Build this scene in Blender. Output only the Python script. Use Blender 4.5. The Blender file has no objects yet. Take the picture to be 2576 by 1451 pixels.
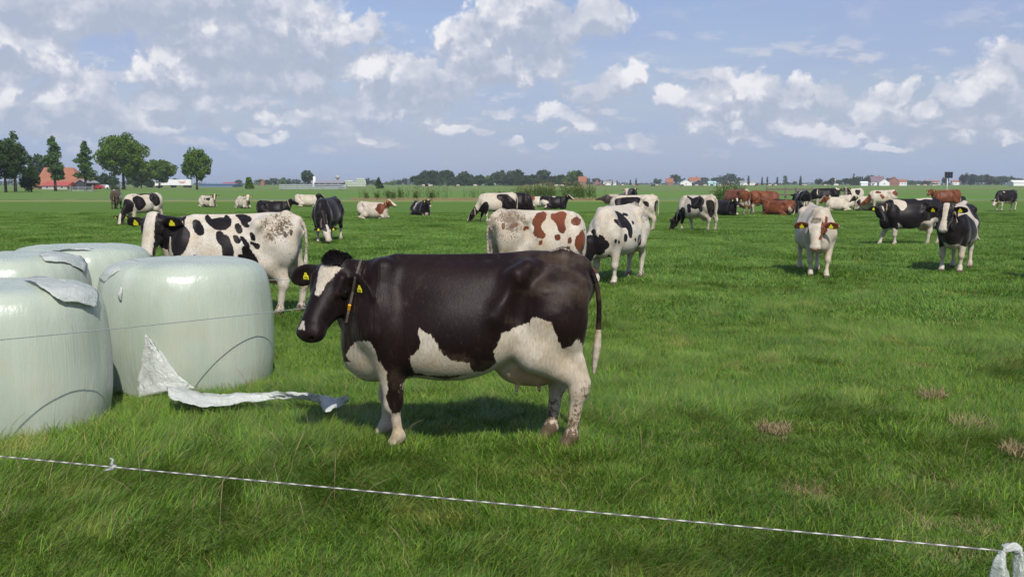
import bpy, math, random, time
import numpy as np
from mathutils import Vector, Matrix
from mathutils.bvhtree import BVHTree
T0 = time.time()
R = math.radians
SC = bpy.context.scene
COL = SC.collection

# ------------------------------------------------------------------ camera
CAM_H = 1.8
PITCH = R(6.005)
FPX = 2505.0            # focal length in pixels of a 2576 px wide picture
cam_d = bpy.data.cameras.new('camera')
cam_d.lens = 35.0; cam_d.sensor_width = 36.0
cam_d.clip_start = 0.05; cam_d.clip_end = 60000
cam = bpy.data.objects.new('camera', cam_d); COL.objects.link(cam)
cam.location = (0, 0, CAM_H); cam.rotation_euler = (R(90) - PITCH, 0, 0)
SC.camera = cam

def ray(px, py):
    dx = (px - 1288) / FPX; dy = (725.5 - py) / FPX
    return Vector((dx, math.cos(PITCH) + dy * math.sin(PITCH), -math.sin(PITCH) + dy * math.cos(PITCH)))
def G(px, py, z=0.0):                      # where the sight line meets height z
    d = ray(px, py); t = (z - CAM_H) / d.z
    return Vector((d.x * t, d.y * t, z))
def AT(px, py, Y):                         # point on the sight line at distance Y
    d = ray(px, py); t = Y / d.y
    return Vector((d.x * t, Y, CAM_H + d.z * t))

# ------------------------------------------------------------------ light
SUN_EL = R(47.5); SUN_AZ = R(14)           # sun behind the camera, 14 degrees to its right
sun_d = bpy.data.lights.new('sun', 'SUN'); sun_d.energy = 4.9; sun_d.angle = R(0.5); sun_d.color = (1.0, 0.955, 0.89)
sun = bpy.data.objects.new('sun', sun_d); COL.objects.link(sun)
sdir = Vector((math.sin(SUN_AZ) * math.cos(SUN_EL), -math.cos(SUN_AZ) * math.cos(SUN_EL), math.sin(SUN_EL)))
sun.rotation_euler = sdir.to_track_quat('Z', 'Y').to_euler()
SC.view_settings.view_transform = 'Standard'; SC.view_settings.look = 'None'
SC.view_settings.gamma = 1; SC.view_settings.exposure = 0.0

# ------------------------------------------------------------------ node helper
class NT:
    def __init__(s, nt): s.nt = nt; s.x = 0
    def n(s, typ, **kw):
        nd = s.nt.nodes.new(typ); s.x += 1; nd.location = (s.x * 40, 0)
        ins = kw.pop('ins', {})
        for k, v in kw.items(): setattr(nd, k, v)
        for k, v in ins.items():
            sk = nd.inputs[k]
            if hasattr(v, 'is_output') or isinstance(v, bpy.types.NodeSocket): s.nt.links.new(v, sk)
            else: sk.default_value = v
        return nd
    def math(s, op, a, b=None, c=None, clamp=False):
        ins = {0: a}
        if b is not None: ins[1] = b
        if c is not None: ins[2] = c
        return s.n('ShaderNodeMath', operation=op, use_clamp=clamp, ins=ins).outputs[0]
    def vmath(s, op, a, b=None, c=None, out=0, scale=None):
        ins = {0: a}
        if b is not None: ins[1] = b
        if c is not None: ins[2] = c
        nd = s.n('ShaderNodeVectorMath', operation=op, ins=ins)
        if scale is not None:
            if isinstance(scale, bpy.types.NodeSocket): s.nt.links.new(scale, nd.inputs['Scale'])
            else: nd.inputs['Scale'].default_value = scale
        return nd.outputs['Value'] if op in ('LENGTH', 'DOT_PRODUCT', 'DISTANCE') else nd.outputs[0]
    def mix(s, f, a, b, blend='MIX'):
        nd = s.n('ShaderNodeMix', data_type='RGBA', blend_type=blend)
        for i, v in ((0, f), (6, a), (7, b)):
            if isinstance(v, bpy.types.NodeSocket): s.nt.links.new(v, nd.inputs[i])
            else: nd.inputs[i].default_value = v if i == 0 else (tuple(v) + (1,))[:4]
        return nd.outputs[2]
    def noise(s, vec, scale, detail=3, rough=0.5, dist=0.0, col=False, dim='3D'):
        nd = s.n('ShaderNodeTexNoise', noise_dimensions=dim, ins={'Scale': scale, 'Detail': detail, 'Roughness': rough, 'Distortion': dist})
        if vec is not None: s.nt.links.new(vec, nd.inputs['Vector'])
        return nd.outputs[1 if col else 0]
    def ramp(s, f, stops, interp='LINEAR'):
        nd = s.n('ShaderNodeValToRGB', ins={0: f}); cr = nd.color_ramp; cr.interpolation = interp
        while len(cr.elements) < len(stops): cr.elements.new(0.5)
        for e, (p, c) in zip(cr.elements, stops):
            e.position = p; e.color = (c, c, c, 1) if isinstance(c, (int, float)) else tuple(c) + (1,)
        return nd.outputs[0]
    def maprange(s, v, a, b, c=0.0, d=1.0, smooth=False):
        nd = s.n('ShaderNodeMapRange', ins={0: v, 1: a, 2: b, 3: c, 4: d})
        if smooth: nd.interpolation_type = 'SMOOTHSTEP'
        return nd.outputs[0]
    def attr(s, name, out='Fac'):
        return s.n('ShaderNodeAttribute', attribute_name=name).outputs[out]

def new_mat(name):
    m = bpy.data.materials.new(name); m.use_nodes = True
    m.node_tree.nodes.clear()
    return m, NT(m.node_tree)
def finish(t, shader, disp=None):
    o = t.n('ShaderNodeOutputMaterial'); t.nt.links.new(shader, o.inputs[0])
def pbsdf(t, **ins):
    nd = t.n('ShaderNodeBsdfPrincipled')
    for k, v in ins.items():
        k = k.replace('_', ' ')
        if isinstance(v, bpy.types.NodeSocket): t.nt.links.new(v, nd.inputs[k])
        elif isinstance(v, (tuple, list)) and 'Radius' not in k: nd.inputs[k].default_value = (tuple(v) + (1,))[:4]
        else: nd.inputs[k].default_value = v
    return nd.outputs[0]
def bump(t, h, strength=0.5, dist=0.01):
    return t.n('ShaderNodeBump', ins={'Strength': strength, 'Distance': dist, 'Height': h}).outputs[0]

# ------------------------------------------------------------------ sky
wd = bpy.data.worlds.new('World'); SC.world = wd; wd.use_nodes = True
wd.node_tree.nodes.clear()
w = NT(wd.node_tree)
sky = w.n('ShaderNodeTexSky', sky_type='NISHITA', sun_disc=False, sun_elevation=SUN_EL, sun_rotation=R(180) - SUN_AZ,
          air_density=1.25, dust_density=1.2, ozone_density=1.6, altitude=0)
gen = w.n('ShaderNodeTexCoord').outputs['Generated']
sep = w.n('ShaderNodeSeparateXYZ', ins={0: gen})
az = w.math('ARCTAN2', sep.outputs[0], sep.outputs[1])
el = w.math('ARCSINE', sep.outputs[2])
P0 = w.n('ShaderNodeCombineXYZ', ins={0: az, 1: el, 2: 0.0}).outputs[0]
def adir(px, py):
    d = ray(px, py).normalized(); return math.atan2(d.x, d.y), math.asin(d.z)
CLOUDS = []   # filled from picture positions (centre px, py, half width, half height, weight)
for c in [(20,100,150,85),(60,160,115,60),(-60,40,110,90),
          (300,5,420,62),(560,-10,260,70),(60,-5,220,50),
          (150,30,280,55),(420,60,300,45),(700,30,160,70),(350,330,160,22),(520,130,170,85),(640,110,190,95),(700,60,150,80),(450,190,110,60),(600,200,230,55),(760,190,140,60),(800,120,80,60),
          (845,75,95,55),(930,75,42,60),(790,60,60,55),
          (20,250,40,38),
          (180,255,95,75),(250,265,70,60),(110,300,90,40),(150,200,50,40),(350,300,130,30),(420,258,120,28),(390,250,60,30),(520,262,90,26),
          (940,190,85,60),(1020,200,110,75),(1060,230,130,50),(1190,100,95,90),(1240,150,150,70),(1290,60,130,110),(1330,20,110,90),(1250,190,150,35),(1420,80,100,95),(1500,30,90,50),(1390,170,70,50),
          (780,285,160,26),(900,270,90,30),(1000,290,150,26),(870,320,110,22),
          (1560,210,75,36),(1600,180,32,32),(1480,235,75,32),(1395,285,60,32),(1470,300,50,26),
          (1700,250,70,30),(1790,235,90,36),(1900,225,95,45),(2000,240,90,36),(2080,250,60,26),(1870,285,120,26),(1760,305,70,24),
          (1860,330,130,26),(1970,310,100,24),(2030,330,80,16),
          (2270,230,34,34),(2240,265,80,34),(2330,280,70,26),(2190,290,60,20),
          (2560,150,70,60),(2500,215,90,60),(2430,250,90,45),(2560,255,120,50),(2480,290,110,22),
          (2160,345,100,14),(2120,360,80,12),(2230,375,60,10),(2320,355,40,15),(2440,340,60,16),(2545,345,60,18),
          (1610,355,40,14),(1500,365,30,9),(1300,358,26,10),(640,357,40,15),(700,340,28,16),(530,315,34,18),(440,355,50,10),
          (830,335,70,13),(1130,330,70,10),(1220,335,60,10),(930,350,50,9),(1400,330,36,10),
          (1250,285,60,14),(1380,370,30,8)]:
    a, e = adir(c[0], c[1]); k_ = 1.0 if c[1] < 180 else 1.28; CLOUDS.append((a, e, c[2] / FPX * (1.0 if c[1] < 180 else 1.08), c[3] / FPX * k_))
SHADES = []       # parts of the clouds that turn their shaded side to the camera
for c in [(300,10,480,66),(60,175,130,34),(520,140,120,50),(640,165,200,60),(800,165,110,60),(620,225,250,24),(760,215,150,24),(1290,190,170,24),(1450,60,90,110),(1060,250,200,20),(200,300,220,24),(480,300,170,24),(2480,290,190,28),(1900,262,180,16),(1500,262,110,14),(2280,296,130,14),(900,310,240,16),(60,280,60,16)]:
    a, e = adir(c[0], c[1]); SHADES.append((a, e, c[2] / FPX, c[3] / FPX))
def cloud_group(nm='cloud_field', lst=CLOUDS):
    g = bpy.data.node_groups.new(nm, 'ShaderNodeTree')
    g.interface.new_socket('P', in_out='INPUT', socket_type='NodeSocketVector')
    g.interface.new_socket('F', in_out='OUTPUT', socket_type='NodeSocketFloat')
    t = NT(g); gi = t.n('NodeGroupInput'); go = t.n('NodeGroupOutput')
    acc = None
    for (a, e, rx, ry) in lst:
        v = t.vmath('MULTIPLY_ADD', gi.outputs[0], (1 / rx, 1 / ry, 0), (-a / rx, -e / ry, 0))
        l = t.vmath('LENGTH', v)
        acc = l if acc is None else t.math('SMOOTH_MIN', acc, l, 0.25)
    g.links.new(acc, go.inputs[0])
    return g
cg = cloud_group()
def field(p, big=3.2):
    # billowy outline: the direction is pushed about by noise at two scales
    n1 = w.noise(p, 24.0, 4, 0.55, col=True)
    q = w.vmath('MULTIPLY_ADD', n1, (0.056, 0.026, 0), (-0.028, -0.013, 0))
    pp = w.vmath('ADD', p, q)
    g = w.n('ShaderNodeGroup', node_tree=cg); w.nt.links.new(pp, g.inputs[0])
    n2 = w.noise(p, 30.0, 8, 0.66)
    vo = w.n('ShaderNodeTexVoronoi', feature='SMOOTH_F1', ins={'Vector': pp, 'Scale': 52.0, 'Smoothness': 0.6, 'Detail': 2.0, 'Roughness': 0.6}).outputs['Distance']
    return w.math('SUBTRACT', w.math('ADD', w.math('MULTIPLY_ADD', n2, 1.15, 1.08), w.math('MULTIPLY', vo, -0.65)), g.outputs[0])
Pst = w.vmath('MULTIPLY', P0, (1.0, 1.35, 1.0))
Pst = P0
F1 = field(Pst)
Pup = w.vmath('ADD', Pst, (-0.004, 0.017, 0))
F2 = field(Pup)
mask = w.maprange(F1, -0.02, 0.42, 0, 1, True)
lit = w.math('SUBTRACT', F1, F2)               # positive where the side towards the sun is thinner
litn = w.maprange(lit, -0.38, 0.52, 0.05, 1, True)
thick = w.maprange(F1, 0.2, 1.1, 0, 1, True)
fine = w.noise(Pst, 30.0, 6, 0.6)
sh = w.math('ADD', litn, w.math('MULTIPLY', thick, -0.12))
gd = w.n('ShaderNodeGroup', node_tree=cloud_group('cloud_shade', SHADES)); w.nt.links.new(w.vmath('MULTIPLY_ADD', w.noise(Pst, 9.0, 3, 0.5, col=True), (0.16, 0.10, 0), w.vmath('ADD', Pst, (-0.08, -0.05, 0))), gd.inputs[0])
sh = w.math('MULTIPLY', sh, w.maprange(w.noise(Pst, 15.0, 4, 0.55), 0.40, 0.60, 0.50, 1.05, True))
sh = w.math('MULTIPLY', sh, w.maprange(gd.outputs[0], 0.5, 1.2, 0.55, 1.0, True))
sh = w.math('ADD', sh, w.math('MULTIPLY_ADD', fine, 0.95, -0.46), clamp=True)
ccol = w.ramp(sh, [(0.0, (4.6, 5.25, 6.6)), (0.28, (5.5, 6.0, 7.2)), (0.58, (6.9, 7.15, 8.1)), (1.0, (9.5, 9.45, 9.8))])
# thin high veil
veil = w.noise(w.vmath('MULTIPLY', P0, (1.6, 9.0, 1)), 2.2, 5, 0.55)
veil = w.maprange(veil, 0.38, 0.68, 0.12, 0.75, True)
skyb = w.mix(1.0, sky.outputs[0], (1.02, 0.98, 1.22), 'MULTIPLY')
skyc = w.mix(veil, skyb, (3.9, 4.8, 7.4))
low = w.maprange(el, 0.0, 0.16, 0.75, 0.0, True)
skyc = w.mix(low, skyc, (4.2, 5.4, 7.5))
near = w.math('MULTIPLY', mask, w.maprange(el, 0.0, 0.12, 0.55, 0.97, True))
# small hazy clouds filling the lower sky in rows
mn = w.noise(w.vmath('MULTIPLY', P0, (1.0, 2.6, 1)), 17.0, 6, 0.6)
mm = w.math('MULTIPLY', w.maprange(mn, 0.50, 0.66, 0, 0.75, True), w.math('MULTIPLY', w.maprange(el, 0.012, 0.045, 0, 1, True), w.maprange(el, 0.10, 0.19, 1, 0, True)))
mtop = w.noise(w.vmath('MULTIPLY_ADD', P0, (1.0, 2.6, 1), (0.0, 0.022, 0)), 17.0, 6, 0.6)
mcol = w.mix(w.maprange(w.math('SUBTRACT', mn, mtop), -0.05, 0.09, 0, 1, True), (4.6, 5.2, 6.6), (7.0, 7.1, 8.0))
skyc = w.mix(mm, skyc, mcol)
SKY_COL = w.mix(near, skyc, ccol)
bgn = w.n('ShaderNodeBackground', ins={'Strength': 0.095}); w.nt.links.new(SKY_COL, bgn.inputs[0])
wo = w.n('ShaderNodeOutputWorld'); w.nt.links.new(bgn.outputs[0], wo.inputs[0])
wd.cycles.sampling_method = 'MANUAL'; wd.cycles.sample_map_resolution = 512

# ------------------------------------------------------------------ object helpers
def link(o, parent=None):
    COL.objects.link(o)
    if parent is not None: o.parent = parent
    return o
def tag(o, label=None, cat=None, group=None, kind=None):
    if label: o['label'] = label
    if cat: o['category'] = cat
    if group: o['group'] = group
    if kind: o['kind'] = kind
    return o
def empty(name, loc=(0, 0, 0), rz=0):
    o = bpy.data.objects.new(name, None); COL.objects.link(o); o.location = loc; o.rotation_euler = (0, 0, rz)
    o.empty_display_size = 0.2
    return o
class MB:
    """collects shapes into one mesh"""
    def __init__(s): s.v = []; s.f = []; s.mi = []
    def add(s, vs, fs, m=0):
        b = len(s.v); s.v += [tuple(v) for v in vs]; s.f += [tuple(i + b for i in f) for f in fs]; s.mi += [m] * len(fs)
    def box(s, c, d, rz=0, m=0, M=None):
        cx, cy, cz = c; hx, hy, hz = d[0] / 2, d[1] / 2, d[2] / 2; ca, sa = math.cos(rz), math.sin(rz)
        vs = []
        for z in (-hz, hz):
            for x, y in ((-hx, -hy), (hx, -hy), (hx, hy), (-hx, hy)):
                vs.append((cx + x * ca - y * sa, cy + x * sa + y * ca, cz + z))
        s.add(vs, [(3, 2, 1, 0), (4, 5, 6, 7), (0, 1, 5, 4), (1, 2, 6, 5), (2, 3, 7, 6), (3, 0, 4, 7)], m)
    def tube(s, pts, rad, n=8, m=0, cap=True):
        pts = [Vector(p) for p in pts]
        if not hasattr(rad, '__len__'): rad = [rad] * len(pts)
        vs = []; up = None
        for i, p in enumerate(pts):
            d = (pts[min(i + 1, len(pts) - 1)] - pts[max(i - 1, 0)]).normalized()
            if up is None:
                up = Vector((0, 0, 1)) if abs(d.z) < 0.9 else Vector((1, 0, 0))
            a = d.cross(up).normalized(); b = a.cross(d).normalized(); up = b
            for k in range(n):
                th = 2 * math.pi * k / n
                vs.append(p + (a * math.cos(th) + b * math.sin(th)) * rad[i])
        fs = []
        for i in range(len(pts) - 1):
            for k in range(n):
                k2 = (k + 1) % n
                fs.append((i * n + k, i * n + k2, (i + 1) * n + k2, (i + 1) * n + k))
        if cap: fs.append(tuple(reversed(range(n)))); fs.append(tuple(range((len(pts) - 1) * n, len(pts) * n)))
        s.add(vs, fs, m)
    def build(s, name, mats, parent=None, smooth=False, loc=None):
        me = bpy.data.meshes.new(name); me.from_pydata(s.v, [], s.f)
        for m in (mats if isinstance(mats, (list, tuple)) else [mats]): me.materials.append(m)
        if any(s.mi): me.polygons.foreach_set('material_index', s.mi)
        if smooth: me.polygons.foreach_set('use_smooth', [True] * len(me.polygons))
        o = bpy.data.objects.new(name, me); link(o, parent)
        if loc: o.location = loc
        return o
def np_mesh(name, V, F, mats, parent=None, smooth=True, attrs=None):
    me = bpy.data.meshes.new(name)
    V = np.asarray(V, np.float32); F = np.asarray(F, np.int32); k = F.shape[1]
    me.vertices.add(len(V)); me.vertices.foreach_set('co', V.ravel())
    me.loops.add(F.size); me.loops.foreach_set('vertex_index', F.ravel())
    me.polygons.add(len(F)); me.polygons.foreach_set('loop_start', np.arange(0, F.size, k, dtype=np.int32))
    me.polygons.foreach_set('loop_total', np.full(len(F), k, np.int32))
    if smooth: me.polygons.foreach_set('use_smooth', np.ones(len(F), bool))
    me.update(calc_edges=True)
    for nme, arr in (attrs or {}).items():
        at = me.attributes.new(nme, 'FLOAT', 'POINT'); at.data.foreach_set('value', np.asarray(arr, np.float32))
    for m in (mats if isinstance(mats, (list, tuple)) else [mats]): me.materials.append(m)
    o = bpy.data.objects.new(name, me); link(o, parent)
    return o

# smooth random field on the plane for layout decisions (numpy)
_rs = np.random.RandomState(5); _tab = _rs.rand(256, 256)
def vnoise(x, y):
    xi = np.floor(x).astype(int); yi = np.floor(y).astype(int); fx = x - xi; fy = y - yi
    fx = fx * fx * (3 - 2 * fx); fy = fy * fy * (3 - 2 * fy)
    t = lambda a, b: _tab[a % 256, b % 256]
    return (t(xi, yi) * (1 - fx) + t(xi + 1, yi) * fx) * (1 - fy) + (t(xi, yi + 1) * (1 - fx) + t(xi + 1, yi + 1) * fx) * fy
def fbm(x, y, o=4):
    s = 0; a = 0.5; n = 0
    for i in range(o): s = s + a * vnoise(x * 2 ** i + 17.3 * i, y * 2 ** i + 9.1 * i); n += a; a *= 0.5
    return s / n

# ------------------------------------------------------------------ implicit bodies (smoothly blended volumes -> one mesh)
class Field:
    def __init__(s, lo, hi, vox):
        s.vox = vox; s.lo = np.array(lo, float)
        n = np.ceil((np.array(hi) - s.lo) / vox).astype(int) + 1
        s.ax = [(s.lo[i] + np.arange(n[i]) * vox).astype(np.float32) for i in range(3)]
        s.D = np.full(n, 0.3, np.float32)
    def sub(s, lo, hi, pad):
        sl = []
        for i in range(3):
            a = int(np.floor((lo[i] - pad - s.lo[i]) / s.vox)); b = int(np.ceil((hi[i] + pad - s.lo[i]) / s.vox)) + 1
            sl.append(slice(max(a, 0), max(min(b, len(s.ax[i])), 0)))
        sl = tuple(sl)
        X = s.ax[0][sl[0]][:, None, None]; Y = s.ax[1][sl[1]][None, :, None]; Z = s.ax[2][sl[2]][None, None, :]
        return sl, X, Y, Z
    def merge(s, sl, v, k, neg=False):
        a = s.D[sl]
        if neg:
            v = -v; h = np.maximum(k - np.abs(a - v), 0) / k; s.D[sl] = np.maximum(a, v) + h * h * k * 0.25
        else:
            h = np.maximum(k - np.abs(a - v), 0) / k; s.D[sl] = np.minimum(a, v) - h * h * k * 0.25
    def cap(s, a, b, ra, rb, k=0.04, flat=None, neg=False):
        a = np.array(a, float); b = np.array(b, float); r = max(ra, rb)
        lo = np.minimum(a, b) - r; hi = np.maximum(a, b) + r
        sl, X, Y, Z = s.sub(lo, hi, k + s.vox * 2)
        if 0 in s.D[sl].shape: return
        ba = b - a; L = max(float(ba @ ba), 1e-9)
        px, py, pz = X - a[0], Y - a[1], Z - a[2]
        t = np.clip((px * ba[0] + py * ba[1] + pz * ba[2]) / L, 0, 1)
        qx, qy, qz = px - t * ba[0], py - t * ba[1], pz - t * ba[2]
        if flat is not None:
            u, sc = flat; u = np.array(u, float); u /= np.linalg.norm(u)
            dt = (qx * u[0] + qy * u[1] + qz * u[2]) * (1 / sc - 1)
            qx = qx + u[0] * dt; qy = qy + u[1] * dt; qz = qz + u[2] * dt
        v = np.sqrt(qx * qx + qy * qy + qz * qz) - (ra + (rb - ra) * t)
        s.merge(sl, v.astype(np.float32), k, neg)
    def ell(s, c, r, Rm=None, k=0.04, neg=False):
        c = np.array(c, float); r = np.array(r, float); Rm = np.eye(3) if Rm is None else np.array(Rm)
        ext = np.sqrt(((Rm * r[None, :]) ** 2).sum(1))
        sl, X, Y, Z = s.sub(c - ext, c + ext, k + s.vox * 2)
        if 0 in s.D[sl].shape: return
        px, py, pz = X - c[0], Y - c[1], Z - c[2]
        q = [(px * Rm[0, i] + py * Rm[1, i] + pz * Rm[2, i]) / r[i] for i in range(3)]
        k0 = np.sqrt(q[0] ** 2 + q[1] ** 2 + q[2] ** 2) + 1e-6
        k1 = np.sqrt((q[0] / r[0]) ** 2 + (q[1] / r[1]) ** 2 + (q[2] / r[2]) ** 2) + 1e-6
        s.merge(sl, (k0 * (k0 - 1) / k1).astype(np.float32), k, neg)
    def loft(s, st, k=0.04):
        st = sorted(st); A = np.array(st, float)
        xs = np.linspace(A[0, 0], A[-1, 0], 200)
        T = np.stack([catmull(A[:, 0], A[:, i], xs) for i in range(1, A.shape[1])], 1)
        x = s.ax[0]; col = [np.interp(x, xs, T[:, i]).astype(np.float32)[:, None, None] for i in range(T.shape[1])]
        top, bot, hw, egg = col[:4]
        zc = (top + bot) / 2; hz = np.maximum((top - bot) / 2, 0.02); hw = np.maximum(hw, 0.02)
        sl, X, Y, Z = s.sub((A[0, 0] - .02, -A[:, 3].max() - .02, A[:, 2].min()), (A[-1, 0] + .02, A[:, 3].max() + .02, A[:, 1].max()), 0.1)
        i0 = sl[0]; zc, hz, hw, egg = zc[i0], hz[i0], hw[i0], egg[i0]
        t = (Z - zc) / hz
        e = 1 - egg * np.clip(t, -1.2, 1.2)
        g = ((np.abs(Y) / (hw * e)) ** 2.25 + np.abs(t) ** 2.25 + 1e-9) ** (1 / 2.25)
        v = (g - 1) * np.minimum(hz, hw)
        over = np.maximum(np.maximum(X - A[-1, 0], A[0, 0] - X), 0)
        v = v + over
        gx, gy, gz = np.gradient(v, s.vox)
        gn = np.clip(np.sqrt(gx * gx + gy * gy + gz * gz), 0.5, 3)
        s.merge(sl, (v / gn).astype(np.float32), k)
    def extract(s):
        D = s.D; S = D < 0; n = D.shape
        c = np.zeros((n[0] - 1, n[1] - 1, n[2] - 1), np.int8)
        for i in (0, 1):
            for j in (0, 1):
                for k in (0, 1):
                    c += S[i:n[0] - 1 + i, j:n[1] - 1 + j, k:n[2] - 1 + k]
        act = (c > 0) & (c < 8); ids = np.full(act.shape, -1, np.int32)
        I = np.argwhere(act); ids[act] = np.arange(len(I))
        val = {}
        for i in (0, 1):
            for j in (0, 1):
                for k in (0, 1): val[(i, j, k)] = D[I[:, 0] + i, I[:, 1] + j, I[:, 2] + k]
        acc = np.zeros((len(I), 3)); cnt = np.zeros(len(I))
        for ax in range(3):
            for a in (0, 1):
                for b in (0, 1):
                    o = [0, 0, 0]; oth = [q for q in range(3) if q != ax]; o[oth[0]] = a; o[oth[1]] = b
                    o2 = list(o); o2[ax] = 1
                    v0 = val[tuple(o)]; v1 = val[tuple(o2)]
                    m = (v0 < 0) != (v1 < 0); t = np.where(m, v0 / np.where(m, v0 - v1, 1), 0)
                    p = np.tile(np.array(o, float), (len(I), 1)); p[:, ax] = t
                    acc += p * m[:, None]; cnt += m
        V = (I + acc / np.maximum(cnt, 1)[:, None]) * s.vox + s.lo
        Fs = []
        for ax in range(3):
            o1, o2 = [(1, 2), (2, 0), (0, 1)][ax]
            A = np.take(S, range(0, n[ax] - 1), ax); B = np.take(S, range(1, n[ax]), ax)
            for sgn, M in ((1, A & ~B), (-1, ~A & B)):
                E = np.argwhere(M)
                ok = (E[:, o1] > 0) & (E[:, o2] > 0) & (E[:, o1] < n[o1] - 1) & (E[:, o2] < n[o2] - 1); E = E[ok]
                q = []
                for d1, d2 in ((-1, -1), (0, -1), (0, 0), (-1, 0)):
                    C = E.copy(); C[:, o1] += d1; C[:, o2] += d2; q.append(ids[C[:, 0], C[:, 1], C[:, 2]])
                q = np.stack(q, 1)
                Fs.append(q if sgn > 0 else q[:, ::-1])
        F = np.concatenate(Fs)
        # light relaxation removes the grid's stepping
        nv = len(V)
        E0 = F[:, [0, 1, 2, 3]].ravel(); E1 = F[:, [1, 2, 3, 0]].ravel()
        deg = np.bincount(E0, minlength=nv) + np.bincount(E1, minlength=nv)
        def lap(V):
            return np.stack([(np.bincount(E0, V[E1, i], nv) + np.bincount(E1, V[E0, i], nv)) / np.maximum(deg, 1) for i in range(3)], 1)
        for it in range(2):
            V = V + 0.55 * (lap(V) - V); V = V - 0.50 * (lap(V) - V)
        return V, F
def catmull(x, y, q):
    m = np.gradient(y, x); i = np.clip(np.searchsorted(x, q) - 1, 0, len(x) - 2)
    h = x[i + 1] - x[i]; t = (q - x[i]) / h
    return ((2 * t ** 3 - 3 * t ** 2 + 1) * y[i] + (t ** 3 - 2 * t ** 2 + t) * h * m[i] + (-2 * t ** 3 + 3 * t ** 2) * y[i + 1] + (t ** 3 - t ** 2) * h * m[i + 1])
def vnormals(V, F):
    n = np.cross(V[F[:, 2]] - V[F[:, 0]], V[F[:, 3]] - V[F[:, 1]]); N = np.zeros_like(V)
    for i in range(4):
        for a in range(3): N[:, a] += np.bincount(F[:, i], n[:, a], len(V))
    return N / np.maximum(np.linalg.norm(N, axis=1), 1e-9)[:, None]
def poly_sd(P, Q):
    """signed distance (+ inside) of 2-D points Q to polygon P"""
    d = np.full(len(Q), 1e9); ins = np.zeros(len(Q), bool); n = len(P)
    for i in range(n):
        a = P[i]; b = P[(i + 1) % n]; e = b - a; wv = Q - a
        t = np.clip((wv @ e) / max(e @ e, 1e-12), 0, 1)
        d = np.minimum(d, ((wv - t[:, None] * e) ** 2).sum(1))
        c = ((a[1] > Q[:, 1]) != (b[1] > Q[:, 1]))
        with np.errstate(divide='ignore', invalid='ignore'):
            xx = (b[0] - a[0]) * (Q[:, 1] - a[1]) / (b[1] - a[1]) + a[0]
        ins ^= c & (Q[:, 0] < xx)
    d = np.sqrt(d); return np.where(ins, d, -d)

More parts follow.
